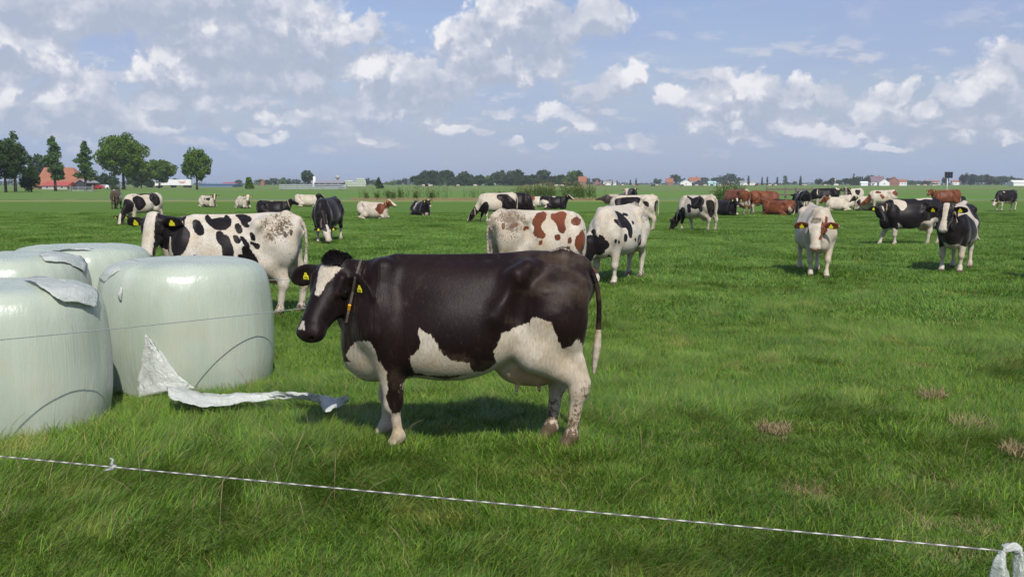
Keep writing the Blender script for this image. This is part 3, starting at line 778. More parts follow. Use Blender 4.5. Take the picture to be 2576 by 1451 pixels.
        if collar is not True and len(collar) > 1:
            for ang, mm in collar[1]:
                i = int(round(ang / 360 * 28)) % 28; p = ring[i]; dd = (p - cpt) / np.linalg.norm(p - cpt); tg = np.cross(dd, fw)
                vs = [p + fw * (a * wd_ * 1.2) + tg * (b * .022) + dd * (.004 + c * .014) for c in (0, 1) for a, b in ((-1, -1), (1, -1), (1, 1), (-1, 1))]
                mb = MB(); mb.add(vs, [(3, 2, 1, 0), (4, 5, 6, 7), (0, 1, 5, 4), (1, 2, 6, 5), (2, 3, 7, 6), (3, 0, 4, 7)])
                mb.build('transponder' if mm == 'transponder' else 'buckle', M[mm], co_)
    if tuft:
        tm, n = (tuft if isinstance(tuft, tuple) else (tuft, 500)); mb = MB(); rs = random.Random(3)
        tree = BVHTree.FromPolygons(V.tolist(), Fc.tolist())
        for i in range(n):
            a = rs.uniform(-.06, .022); b = rs.uniform(-.070, .070)
            if abs(b) > .085: continue
            o = Vector(h(.030 + a - b * b * 4, b, .25)); dd = Vector(H @ np.array((0, 0, -1.)))
            hit = tree.ray_cast(o, dd, .5)
            if not hit[0]: continue
            p = np.array(hit[0]); upv = H @ np.array((rs.uniform(-.9, .15) - .2 + a * 8, rs.uniform(-.5, .5) + b * 7, 1.0)); upv /= np.linalg.norm(upv)
            upv = H @ np.array((a * 14 + .55 + rs.uniform(-.25, .25), b * 11 + rs.uniform(-.25, .25), .55)); upv /= np.linalg.norm(upv); upv = upv * .75 + np.array((0, 0, .5)); L = rs.uniform(.020, .038) * hs * (1.1 - abs(b) * 4)
            sd_ = np.cross(upv, H @ np.array((1., rs.uniform(-1, 1), 0))); sd_ /= np.linalg.norm(sd_); sd_ *= .0022
            tip = p + upv * L + np.array((0, 0, -.3 * L)) * rs.random() + H @ np.array((.5 * L * rs.random(), 0, 0))
            mid = p + upv * L * .55
            mb.add([p - upv * .01 - sd_, p - upv * .01 + sd_, mid + sd_, mid - sd_, tip], [(0, 1, 2, 3), (3, 2, 4)])
        mb.build('forelock', M[tm], root)
    return root
def uv_sphere(mb, c, r, n=12, m=8, sc=(1, 1, 1)):
    vs = [(c[0], c[1], c[2] + r * sc[2])]; fs = []
    for j in range(1, m):
        ph = math.pi * j / m
        for i in range(n):
            th = 2 * math.pi * i / n; vs.append((c[0] + r * sc[0] * math.sin(ph) * math.cos(th), c[1] + r * sc[1] * math.sin(ph) * math.sin(th), c[2] + r * sc[2] * math.cos(ph)))
    vs.append((c[0], c[1], c[2] - r * sc[2]))
    for i in range(n): fs.append((0, 1 + i, 1 + (i + 1) % n))
    for j in range(m - 2):
        for i in range(n): a = 1 + j * n; fs.append((a + i, a + n + i, a + n + (i + 1) % n, a + (i + 1) % n))
    a = 1 + (m - 2) * n; b = len(vs) - 1
    for i in range(n): fs.append((a + i, b, a + (i + 1) % n))
    mb.add(vs, fs)
HX, HY = -.31, 6.72
cow('large dark brown-black cow with white blaze standing sideways in the foreground', (HX, HY), 179, .972, .009, 'hero', smooth=False, stretch=.965,
    poll=(.94, .08, 1.345), hyaw=58, hpitch=54, hroll=-6, hsize=1.16, earang=(32, 14), eardroop=4, tagsize=.62,
    legs={'fl': (.48, .16), 'fr': (.62, -.14), 'hl': (-.76, .15), 'hr': (-.62, -.09)},
    tail=[(-.84, 0, 1.30), (-.915, .02, 1.22), (-.955, .05, 1.05), (-.95, .06, .80), (-.92, .06, .54)],
    collar=(.42, [(12, 'transponder'), (70, 'collar_yellow')], .007, 'collar_dark'), udder=1.2, tuft=('tuft', 3800),
    pix=[([(1032,905),(1050,880),(1058,862),(1053,815),(1066,838),(1085,842),(1100,868),(1112,892),(1130,905),(1180,912),(1190,938),(1100,960),(1030,960)], False),
         ([(1205,950),(1240,918),(1250,912),(1240,885),(1262,840),(1300,822),(1330,815),(1340,798),(1352,800),(1385,808),(1402,850),(1415,875),(1438,870),(1450,850),(1500,900),(1520,1150),(1350,1150),(1370,960),(1300,980)], False),
         ([(870,893),(885,868),(905,858),(930,860),(945,880),(955,925),(950,980),(880,980)], False),
         ([(1375,618),(1400,612),(1440,622),(1415,626),(1385,624)], False),
         ([(957,905),(975,940),(972,1000),(985,1040),(1005,1037),(1030,1020),(1030,1150),(900,1150),(900,960)], False)],
    pnt=dict(base='dark', blobs=[(.02,0,.45,.42,.95,.115,False),(.72,0,.54,.17,.2,.12,False),(.65,-.15,.2,.16,.16,.33,False),(-.64,-.17,.3,.3,.16,.40,False),(-.5,0,.5,.3,.3,.2,False)], blaze=[(.055, .26, .082, .012, 0.0), (.43, .475, .012, .022, -.02)], noseskin=.0, seed=1, mudz=.85, fdirt=.30, rump=.20, tailwhite=.76))
# ---- the other cows. Distances come from where the hooves meet the grass.
GZ = dict(poll=(1.16, 0, .42), hpitch=72)       # grazing, nose in the grass
def graze(y=0, side=0, **k):
    d = dict(poll=(1.16 + .0 * abs(side), side, .46), hyaw=y, hpitch=66); d.update(k); return d
def place(px, py, lx=0, ly=0, yaw=0, sc=1.0):
    """world spot of the body centre when the point (lx, ly) of the cow stands where (px, py) shows the grass"""
    g = G(px, py); a = R(yaw)
    return (g.x - (lx * math.cos(a) - ly * math.sin(a)) * sc, g.y - (lx * math.sin(a) + ly * math.cos(a)) * sc)
spots_pix = [(p, True) for p in [
 [(515,540),(550,534),(578,545),(583,565),(560,580),(540,575),(520,560)],[(487,552),(500,556),(512,572),(512,590),(500,592),(485,575)],
 [(478,585),(470,620),(455,640),(440,650),(430,620),(432,585),(450,560),(465,572)],[(590,540),(608,540),(630,545),(632,556),(620,560),(628,572),(612,570),(605,552)],
 [(590,565),(602,562),(610,580),(605,588),(595,582)],[(545,582),(556,582),(562,594),(572,592),(584,618),(588,640),(580,655),(562,650),(560,618),(550,612),(544,598)],
 [(586,592),(596,594),(604,605),(604,612),(592,610)],[(604,592),(618,602),(628,622),(622,626),(608,606)],[(628,582),(640,592),(642,606),(632,604)],
 [(608,622),(620,618),(632,632),(648,655),(648,672),(632,668),(615,645)],[(628,608),(640,612),(652,616),(648,628),(640,618)],[(600,640),(612,645),(610,652),(600,648)],
 [(520,648),(532,652),(530,660),(516,660)],[(706,574),(712,576),(712,584),(706,580)],[(714,582),(720,586),(720,598),(714,594)],[(730,578),(734,580),(733,592),(730,588)],
 [(488,640),(496,645),(495,655),(486,655)],[(505,655),(512,655),(512,662),(505,662)]]]
cow('white cow with many small black patches and dirty rump behind the wrapped bales', place(732, 800, -.76, .15, 181, 1.02), 181, 1.02, .014, 'bwdirty',
    poll=(1.0, .22, 1.37), hyaw=78, hpitch=66, hsize=1.1, udder=1.15, legs={'hl': (-.62, .15), 'hr': (-.84, -.15)},
    pix=spots_pix, pnt=dict(base='white', seed=3, blaze=[(-.06, .60, .062, .085, 0)], mudz=.5, rump=.62, tailwhite=.2, noseskin=.8))
cow('black cow grazing towards the camera with orange buckle, above the front cow head', place(812, 612, .54, 0, 262, 1.0), 262, 1.0, .02,'bw',
    **graze(40, .30, poll=(1.10, .30, .56), hpitch=55), legs={'fl': (.66, .17), 'fr': (.44, -.17)}, collar=(.25, [(0, 'collar_yellow')]),
    pnt=dict(base='dark', seed=4, legs_white=.42, blaze=[(-.05, .60, .035, .06, .03)], blobs=[(.78, -.2, .55, .12, .1, .12, False)], noseskin=.8))
cow('black and white cow grazing face-on in front of the farm, left side of the pasture', place(330, 566, .6, 0, 232), 232, 1.0, .022, 'bw',
    **graze(36, .10), pnt=dict(base='white', seed=8, blobs=[(.35, .3, 1.0, .28, .25, .34, True), (-.45, .28, 1.15, .26, .3, .32, True), (.95, .2, .8, .35, .3, .4, True), (-.1, 0, 1.3, .5, .12, .1, True)], blaze=[(-.05, .5, .04, .07, 0)], mudz=.3, rump=.3))
cow('grey-brown cow grazing with its rump to the camera, leftmost of the herd', place(288, 526, -.74, 0, 100), 100, 1.0, .028, 'db',
    **graze(40, .3), pnt=dict(base='dark', seed=9, mudz=.5, rump=.7, blobs=[(-.6, 0, 1.35, .3, .08, .1, False), (0, -.3, .7, .5, .2, .3, False)]))
LIE = 'lie'
def lying(label, px, py, yaw, mat='bw', sc=1.0, hy=0, hp=35, poll=(1.0, 0, 1.0), vox=.028, pnt=None, pix=(), **k):
    g = G(px, py)
    return cow(label, (g.x, g.y), yaw, sc, vox, mat, pose='lie', poll=poll, hyaw=hy, hpitch=hp, pnt=pnt, udder=.8, pix=pix, **k)
lying('black and white cow lying face-on with white blaze, left of the cream one', 522, 521, 320, hy=-40, hp=50, pnt=dict(base='white', seed=11, spots=7, spot_r=(.10, .25), blaze=[(-.05, .5, .05, .06, 0)]))
lying('cream cow with red-brown chest and white head lying beyond the bales', 612, 524, 305, 'rw', hy=-30, hp=50, pnt=dict(base='white', seed=12, blobs=[(.8, .15, .6, .2, .2, .35, True)], head='white'))
lying('black cow with collar lying behind the spotted cow back', 688, 546, 355, hy=30, hp=30, collar=(.35,), pnt=dict(base='dark', seed=13, blobs=[(-.1, 0, .88, .12, .1, .05, False), (-.9, .1, .6, .1, .1, .1, False)], blaze=[(0, .5, .05, .06, 0)]))
lying('white cow with a few black patches lying half hidden by the black grazing cow', 772, 520, 350, sc=1.08, hy=20, hp=40, pnt=dict(base='white', seed=14, spots=5, spot_r=(.14, .24), blobs=[(-.9, 0, .5, .18, .3, .3, True), (.95, 0, .75, .25, .25, .3, True)], blaze=[(-.05, .5, .06, .06, 0)], mudz=.3))
lying('red and white cow lying alone with raised head looking right', 938, 551, 332, 'rw', hy=12, hp=32, vox=.022, sc=1.0, collar=(.3, [(300, 'collar_yellow')]),
    pnt=dict(base='white', seed=15, blobs=[(.62, -.2, .55, .25, .2, .3, True), (.95, -.1, .85, .2, .2, .3, True)], blaze=[(-.06, .6, .075, .10, 0)], noseskin=1.0))
lying('small black cow with a white saddle lying near the centre', 1058, 544, 300, vox=.024, hy=10, hp=50, sc=.95, pnt=dict(base='dark', seed=16, blobs=[(-.1, -.3, .75, .10, .4, .4, False), (.9, 0, .12, .12, .3, .1, False)], blaze=[(0, .10, .05, .04, 0), (.42, .6, .05, .08, 0)]))
cow('white and black cow grazing to the left before the reeds, head in the grass', place(1222, 560, .54, .17, 186), 186, 1.0, .018, 'bw',
    **graze(-6, .0, poll=(1.22, .0, .50)), udder=1.1, legs={'fr': (.76, -.17), 'fl': (.46, .17)}, collar=(.2, [(0, 'collar_yellow')]),
    pix=[([(1250,489),(1275,488),(1290,500),(1303,512),(1295,530),(1285,540),(1272,540),(1262,525),(1265,508),(1250,500)], True),
         ([(1215,510),(1226,507),(1230,520),(1226,535),(1218,545),(1205,560),(1185,580),(1175,570),(1195,545)], True),
         ([(1240,530),(1250,528),(1257,540),(1255,555),(1245,548),(1236,540)], True), ([(1330,502),(1340,500),(1342,512),(1334,514)], True)],
    pnt=dict(base='white', seed=17, mudz=.35, rump=.3, blobs=[(1.2, 0, .5, .3, .3, .3, True)], blaze=[(-.05, .6, .05, .08, 0)]))
cow('black cow grazing to the right, mostly hidden by the white and black one', (AT(1300, 462, 47.8).x - .15, 47.8), 348, 1.0, .022, 'bw',
    **graze(0, .0, poll=(1.10, .0, .50)), pnt=dict(base='dark', seed=18, legs_white=.3, blaze=[(-.05, .5, .05, .06, 0)]))
lying('black cow with white saddle and blaze lying before the reeds, looking right', 1392, 526, 350, hy=-12, hp=32, vox=.024, sc=1.05, pnt=dict(base='dark', seed=19, blobs=[(.05, 0, .88, .14, .2, .1, False), (-.6, -.3, .3, .35, .2, .35, False)], blaze=[(-.03, .6, .05, .09, 0)]))
lying('brown-headed cow lying behind the black cow before the reeds', 1362, 521, 200, 'rw', hy=10, hp=55, vox=.03, sc=.95, pnt=dict(base='white', seed=20, blobs=[(.9, 0, .8, .3, .3, .4, True)]))
red_pix = [(p, True) for p in [
 [(1352,535),(1372,533),(1374,548),(1362,560),(1360,575),(1372,590),(1368,600),(1350,598),(1342,585),(1345,570),(1338,562),(1345,548)],
 [(1385,540),(1398,537),(1410,533),(1424,535),(1422,548),(1418,560),(1424,575),(1418,588),(1405,582),(1402,562),(1388,552)],
 [(1438,552),(1452,546),(1462,552),(1460,562),(1446,568),(1438,562)],[(1395,592),(1408,590),(1408,602),(1398,604)],
 [(1455,590),(1470,575),(1490,585),(1510,615),(1500,640),(1460,640),(1445,615),(1448,600)],[(1430,600),(1436,598),(1438,610),(1428,612)],
 [(1264,562),(1270,560),(1268,575),(1264,575)],[(1282,568),(1300,560),(1305,566),(1290,575),(1282,578)],[(1315,575),(1325,568),(1332,574),(1318,580)],
 [(1358,605),(1365,605),(1362,615),(1357,614)],[(1425,622),(1434,620),(1432,630),(1424,630)]]]
cow('red and white cow grazing to the right directly behind the front cow back', (.44, 16.3), 30, 1.0, .014, 'rw',
    **graze(25, .25, poll=(.98, .25, .42)), udder=1.1, pix=red_pix, tail=[(-.84, 0, 1.28), (-.93, 0, 1.2), (-.96, 0, 1.0), (-.95, 0, .75), (-.93, 0, .45)],
    pnt=dict(base='white', seed=21, mudz=.5, rump=.75, head='dark', ears='dark', tailwhite=.2, blobs=[(1.05, 0, .55, .25, .3, .3, True)]))
spot2 = [(p, True) for p in [
 [(1545,530),(1562,536),(1578,552),(1588,565),(1592,590),(1584,588),(1576,572),(1560,572),(1548,558),(1556,552),(1552,540)],[(1545,550),(1556,556),(1552,562),(1546,558)],
 [(1567,536),(1580,538),(1578,543),(1568,542)],[(1588,555),(1596,560),(1592,566)],[(1582,572),(1590,578),(1590,598),(1584,598),(1580,585)],[(1570,590),(1577,588),(1578,605),(1570,608)],
 [(1606,592),(1612,590),(1614,602),(1608,618),(1603,612)],[(1596,600),(1601,600),(1600,610)],[(1547,602),(1551,604),(1550,612),(1546,610)],[(1555,606),(1559,608),(1558,614)],
 [(1487,582),(1495,576),(1500,585),(1494,592)],[(1505,590),(1518,595),(1522,605),(1512,605)],
 [(1468,600),(1480,592),(1495,592),(1510,600),(1528,606),(1534,618),(1525,628),(1508,628),(1496,624),(1490,640),(1482,665),(1470,690),(1450,690),(1440,650),(1455,620)],
 [(1517,628),(1522,630),(1520,638)],[(1530,640),(1534,645),(1530,650)]]]
cow('white cow with scattered black spots grazing face-on right behind the front cow rump', place(1543, 718, .60, .17, 240, 1.03), 240, 1.03, .013, 'bwdirty',
    **graze(-22, -.3, poll=(1.12, -.34, .50)), legs={'fr': (.56, -.16), 'fl': (.56, .17), 'hr': (-.80, -.15), 'hl': (-.66, .16)},
    pix=spot2, pnt=dict(base='white', seed=22, mudz=.42, rump=.6, fdirt=.3, tailwhite=.5, blobs=[(1.15, 0, .5, .3, .3, .3, True)], blaze=[(-.05, .6, .05, .08, 0)]))
cow('black and white cow grazing away behind the spotted one, udder showing', place(1642, 583, -.76, .15, 166), 166, 1.0, .018, 'bw', **graze(6, 0), udder=1.35,
    pix=[([(1545,502),(1560,498),(1580,496),(1612,496),(1608,512),(1590,528),(1575,526),(1550,522)], True), ([(1616,506),(1632,508),(1632,522),(1622,516)], True), ([(1648,506),(1656,504),(1656,530),(1650,545),(1646,525)], True)],
    pnt=dict(base='white', seed=23, mudz=.4, rump=.4, tailwhite=.5))
cow('black cow with white star facing the camera, far behind the spotted cow', (AT(1592, 462, 88).x, 88), 275, 1.0, .03, 'bw', poll=(1.02, 0, 1.42), hyaw=0, hpitch=62, tags=[0], pnt=dict(base='dark', seed=24, blaze=[(.0, .14, .05, .03, 0)], blobs=[(.4, 0, 1.4, .1, .3, .3, False)]))
cow('white-faced cow standing beside the black star-faced cow in the distance', (AT(1577, 462, 90).x, 90), 262, 1.0, .03, 'bw', poll=(1.0, 0, 1.30), hyaw=0, hpitch=70, pnt=dict(base='white', seed=25, spots=8, head='white'))
lying('greyish cow lying with its neck stretched, left of the distant pair', 1545, 513, 168, 'db', hy=0, hp=20, poll=(1.2, 0, .62), pnt=dict(base='dark', seed=26, blobs=[(0, 0, .8, .5, .4, .2, False)]))
cow('black and white cow grazing away to the left with full pink udder', place(1785, 584, -.74, .1, 126), 126, 1.0, .016, 'bw', **graze(10, .1, poll=(1.15, .1, .48)), udder=1.45,
    legs={'fl': (.62, .17), 'fr': (.40, -.17), 'hl': (-.70, .15), 'hr': (-.78, -.15)}, collar=(.3,),
    pix=[([(1725,492),(1745,488),(1760,492),(1772,502),(1770,516),(1752,526),(1738,524),(1740,505)], True), ([(1728,512),(1738,514),(1738,535),(1730,535)], True), ([(1758,520),(1766,518),(1768,532),(1760,534)], True), ([(1775,505),(1790,502),(1798,512),(1795,540),(1788,550),(1780,530)], True), ([(1715,520),(1724,524),(1722,560),(1700,570),(1705,540)], True)],
    pnt=dict(base='white', seed=27, mudz=.45, rump=.5, blobs=[(1.15, 0, .5, .3, .3, .3, True)], tailwhite=.5, blaze=[(-.05, .6, .04, .06, 0)]))
lying('black cow lying face-on with white star and pink nose, centre right', 1822, 543, 300, vox=.022, hy=-30, hp=55, pnt=dict(base='dark', seed=28, blaze=[(.0, .2, .05, .03, 0), (.47, .6, .05, .08, 0)], blobs=[(.8, .2, .08, .1, .1, .1, False)], noseskin=1.0))
cow('red-brown cow grazing away, rump and udder towards the camera', place(1875, 543, -.74, 0, 118), 118, 1.08, .02, 'br', **graze(20, .2, poll=(1.12, .2, .48)), udder=1.4, pnt=dict(base='dark', seed=29, legs_white=.35, blobs=[(-.78, 0, 1.3, .2, .09, .12, False), (-.6, 0, .65, .3, .3, .25, False)], mudz=.7, rump=.3, fdirt=1))
cow('red-brown cow grazing to the right behind the other brown one', place(1893, 538, -.74, 0, 8), 8, 1.0, .024, 'br', **graze(-20, -.1, poll=(1.1, -.1, .62)), collar=(.2, [(0, 'collar_yellow')]), pnt=dict(base='dark', seed=30, belly_white=.62, blaze=[(-.05, .6, .05, .07, 0)]))
lying('red-brown cow lying curled with its back to the camera', 1958, 543, 148, 'br', vox=.022, hy=20, hp=30, poll=(.95, -.1, 1.02), pnt=dict(base='dark', seed=31, blobs=[(-.75, .3, .2, .1, .2, .3, False)]))
lying('black cow lying just behind the curled brown cow', 1976, 538, 20, vox=.03, hp=50, poll=(1.0, 0, .6), pnt=dict(base='dark', seed=32))
cow('black and white cow standing with rump to the camera by the wooden rail', place(2028, 538, -.74, 0, 92), 92, 1.0, .024, 'bw', poll=(1.1, .1, 1.2), hyaw=10, hpitch=45, udder=1.4, pnt=dict(base='dark', seed=33, legs_white=.75, belly_white=.7, mudz=.5, tailwhite=1, blobs=[(.1, .2, 1.35, .2, .2, .12, False)]))
cow('black cow with white rump patch standing sideways by the wooden rail', (AT(2077, 462, 70).x, 70), 178, 1.08, .026, 'bw', poll=(1.1, 0, 1.0), hyaw=0, hpitch=50, pnt=dict(base='dark', seed=34, belly_white=.68, legs_white=.5, blobs=[(-.75, 0, 1.36, .16, .3, .12, False), (.55, .2, 1.1, .03, .2, .2, False), (-.2, .3, .7, .1, .1, .25, False)]))
cow('black and white cow standing face-on with white blaze above the lying ones', (AT(2148, 462, 75).x, 75), 210, 1.05, .026, 'bw', poll=(.95, .15, 1.45), hyaw=50, hpitch=60, pnt=dict(base='white', seed=35, blobs=[(.7, .2, 1.0, .25, .3, .4, True), (-.1, .3, 1.15, .25, .2, .25, True)], blaze=[(-.05, .6, .05, .07, 0)]))
lying('white cow with faint red spots lying behind the white walking cow', 2110, 524, 170, 'rw', sc=1.1, hy=0, hp=60, poll=(1.0, .1, .8), pnt=dict(base='white', seed=36, spots=9, spot_r=(.03, .09)))
lying('red and white cow with white blaze lying left of the black-headed white cow', 2112, 530, 176, 'rw', sc=1.05, hy=10, hp=45, poll=(1.0, .1, .95), pnt=dict(base='white', seed=37, spots=6, spot_r=(.04, .12), blobs=[(.95, 0, .8, .3, .3, .35, True)], blaze=[(-.05, .6, .05, .07, 0)]))
lying('long white cow with black and white head lying in the middle of the right herd', 2185, 530, 184, vox=.022, sc=1.12, hy=25, hp=35, poll=(.98, .08, .88), pnt=dict(base='white', seed=38, blobs=[(.70, .25, .5, .10, .2, .2, True)], blaze=[(.02, .6, .03, .06, 0)]))
cow('red and white cow grazing to the left behind the long white lying cow', place(2208, 531, .3, .1, 172), 172, 1.0, .024, 'rw', **graze(0, 0, poll=(1.1, 0, .75), hpitch=40), pnt=dict(base='white', seed=39, blobs=[(.1, .3, .95, .14, .2, .16, True), (-.75, .1, 1.15, .2, .25, .2, True), (.3, .25, 1.25, .2, .2, .12, True), (1.0, 0, .8, .35, .3, .3, True)]))
cow('white cow with red-brown cheeks and ears walking towards the camera', place(2080, 700, .74, .12, 262, 1.0), 262, 1.0, .013, 'rw', fat=1.0,
    poll=(1.08, -.16, 1.12), hyaw=-12, hpitch=64, hsize=1.12, tuft=('tuft_w', 700), legs={'fl': (.78, .10), 'fr': (.48, -.15), 'hl': (-.5, .13), 'hr': (-.86, -.16, .05)},
    pnt=dict(base='white', seed=40, mudz=.3, fdirt=.35, head='dark', ears='dark', blaze=[(-.06, .42, .118, .070, -.02), (.34, .7, .12, .12, 0)], noseskin=1.25, rump=.2, blobs=[(.97, .14, .92, .10, .10, .13, True)]))
cow('black cow with white shoulder and yellow collar standing behind the black one', place(2249, 620, .54, .17, 186, 1.0), 186, 1.0, .014, 'bw',
    poll=(.98, .20, 1.20), hyaw=105, hpitch=60, hsize=1.05, udder=1.2, collar=(.42, [(20, 'collar_yellow')]), legs={'fr': (.80, -.16), 'fl': (.52, .17), 'hl': (-.48, .15), 'hr': (-.95, -.15)},
    pix=[([(2226,510),(2232,500),(2255,502),(2278,506),(2282,520),(2270,532),(2258,515),(2240,510),(2228,520)], False), ([(2308,590),(2318,560),(2330,555),(2370,560),(2370,640),(2300,640),(2300,605)], False),
         ([(2258,560),(2265,565),(2275,578),(2270,582),(2262,572)], False), ([(2209,580),(2225,575),(2262,580),(2268,600),(2270,640),(2205,640)], False), ([(2245,585),(2258,583),(2260,640),(2215,640),(2215,590)], False)],
    pnt=dict(base='dark', seed=41, legs_white=.50, blobs=[(-.5, 0, .6, .35, .4, .35, False), (-.35, 0, 1.40, .25, .2, .08, False)], mudz=.4, fdirt=.3, tailwhite=.5, noseskin=0, blaze=[(.05, .2, .03, .02, 0)]))
cow('black cow with white blaze and white shoulder stripe facing the camera, right side', place(2415, 686, .56, .15, 238, 1.0), 238, 1.02, .013, 'bw',
    poll=(.98, -.10, 1.36), hyaw=-6, hpitch=62, hsize=1.08, collar=(.30,), legs={'fl': (.60, .15), 'fr': (.50, -.20), 'hl': (-.72, .16), 'hr': (-.52, -.14)},
    tail=[(-.84, 0, 1.30), (-.93, .02, 1.1), (-.98, .10, .85), (-1.05, .20, .68), (-1.12, .28, .58)],
    pix=[([(2405,512),(2420,508),(2435,520),(2448,545),(2466,560),(2468,600),(2462,600),(2455,560),(2440,545),(2425,532),(2412,528)], False),
         ([(2475,585),(2478,580),(2490,574),(2494,578),(2497,600),(2492,602),(2488,588),(2480,590)], False),
         ([(2384,625),(2395,628),(2408,615),(2425,622),(2440,628),(2450,618),(2468,620),(2465,650),(2465,700),(2380,700)], False), ([(2469,640),(2475,608),(2486,605),(2490,618),(2480,640)], False)],
    pnt=dict(base='dark', seed=42, legs_white=.50, blaze=[(-.06, .35, .055, .035, .01), (.32, .62, .05, .085, .01)], noseskin=.6, mudz=.25, fdirt=.3, blobs=[(-.6, 0, .6, .4, .4, .3, False), (-.55, 0, 1.40, .35, .10, .08, False), (.80, 0, .52, .15, .2, .10, False), (-.88, .1, 1.2, .06, .1, .25, False)]))
cow('mahogany brown cow with black head standing sideways in the right distance', (AT(2382, 462, 64).x, 64), 184, 1.02, .024, 'br', poll=(1.05, .1, 1.42), hyaw=30, hpitch=40, pnt=dict(base='dark', seed=43, legs_white=.5))
lying('white-backed cow lying between the brown cow and the solar panel post', 2395, 524, 170, sc=1.0, hp=60, poll=(1.0, 0, .8), vox=.03, pnt=dict(base='dark', seed=44, blobs=[(0, 0, .85, .5, .3, .12, False)]))
cow('black cow with white forelegs grazing and swishing its tail, rightmost of the herd', place(2520, 531, .54, .17, 205), 205, 1.0, .02, 'bw', **graze(12, .1, poll=(1.12, .12, .78), hpitch=48),
    tail=[(-.84, 0, 1.30), (-.98, -.02, 1.34), (-1.12, -.08, 1.34), (-1.26, -.16, 1.28)] , collar=(.3, [(40, 'collar_yellow')]), pnt=dict(base='dark', seed=45, legs_white=.62, belly_white=.55, blobs=[(.35, .28, 1.25, .1, .2, .08, False)], blaze=[(0, .3, .05, .02, 0)], tailwhite=1))
cow('cow standing outside the right edge, only its shadow reaching into the picture', (10.2, 18.05), 90, 1.0, .03, 'bw', **graze(0, 0), pnt=dict(base='dark', seed=46))
# ------------------------------------------------------------------ ground
m, t = new_mat('pasture_soil_and_turf')
pos = t.n('ShaderNodeNewGeometry').outputs['Position']
sx = t.n('ShaderNodeSeparateXYZ', ins={0: pos}); Yc = sx.outputs[1]; Xc = sx.outputs[0]
nA = t.noise(pos, 0.5, 5, 0.6); nB = t.noise(pos, 6.0, 5, 0.65); nC = t.noise(t.vmath('MULTIPLY', pos, (0.02, 0.10, 1)), 1.0, 5, 0.6); nD = t.noise(pos, 0.06, 3, 0.5)
g1 = t.mix(nA, (0.060, 0.125, 0.014), (0.100, 0.180, 0.022))
g1 = t.mix(t.maprange(nB, 0.45, 0.75), g1, (0.105, 0.185, 0.026))
g1 = t.mix(t.maprange(t.noise(pos, 1.7, 4, 0.6), 0.30, 0.46, 0.45, 0.0), g1, (0.035, 0.085, 0.012))
g1 = t.mix(t.maprange(t.noise(pos, 0.9, 6, 0.7), 0.62, 0.74, 0, 0.5), g1, (0.105, 0.105, 0.035))
# far fields behind the ditch: smoother mown grass in long strips
g2 = t.mix(nC, (0.075, 0.170, 0.024), (0.125, 0.215, 0.038))
g2 = t.mix(t.maprange(t.noise(t.vmath('MULTIPLY', pos, (0.008, 0.03, 1)), 1.0, 4, 0.6), 0.45, 0.65, 0, 0.7), g2, (0.135, 0.155, 0.060))
farf = t.maprange(t.math('ADD', Yc, t.math('MULTIPLY', nD, 4)), 109, 112)
g = t.mix(farf, g1, g2)
# dry mown verge in front of the ditch
edge = t.math('ADD', Yc, t.math('MULTIPLY_ADD', t.noise(t.vmath('MULTIPLY', pos, (0.25, 1, 1)), 1.0, 3, 0.6), 6.0, -3.0))
band = t.math('MULTIPLY', t.maprange(edge, 98, 102), t.maprange(edge, 111, 107)); band = t.math('MULTIPLY', band, t.maprange(Xc, 8, 24, 1.0, 0.45))
g = t.mix(t.math('MULTIPLY', band, t.maprange(nB, 0.35, 0.7, 0.2, 0.85)), g, (0.32, 0.27, 0.12))
# rough strips far away
for (a, b, c, k) in ((290, 420, (0.16, 0.165, 0.065), 0.75), (470, 540, (0.24, 0.19, 0.09), 0.6), (560, 700, (0.08, 0.15, 0.04), 0.5), (800, 5000, (0.15, 0.16, 0.07), 0.6)):
    bb = t.math('MULTIPLY', t.maprange(Yc, a, a + 8), t.maprange(Yc, b, b - 8))
    g = t.mix(t.math('MULTIPLY', bb, t.math('MULTIPLY', t.maprange(nC, 0.3, 0.6), k)), g, c)
h1 = t.math('ADD', nB, t.math('MULTIPLY', t.noise(pos, 45, 4, 0.7), 0.7))
finish(t, pbsdf(t, Base_Color=g, Roughness=0.85, Specular_IOR_Level=0.15, Normal=bump(t, h1, 0.8, 0.05)))
M['ground'] = m
mb = MB(); xs = [-4200, -900, -60, 60, 900, 4200]; ys = [-200, 0, 60, 200, 1500, 5200]
vs = [(x, y, 0) for y in ys for x in xs]
mb.add(vs, [(j * 6 + i, j * 6 + i + 1, j * 6 + i + 7, j * 6 + i + 6) for j in range(5) for i in range(5)])
tag(mb.build('ground', M['ground']), kind='structure')
# the ditch behind the verge
mb = MB(); mb.box((0, 113.2, 0.004), (700, 1.6, 0.006)); M['water'] = simple_mat('ditch_water', (0.02, 0.035, 0.02), 0.15, 0.5)
tag(mb.build('water', M['water']), kind='structure')

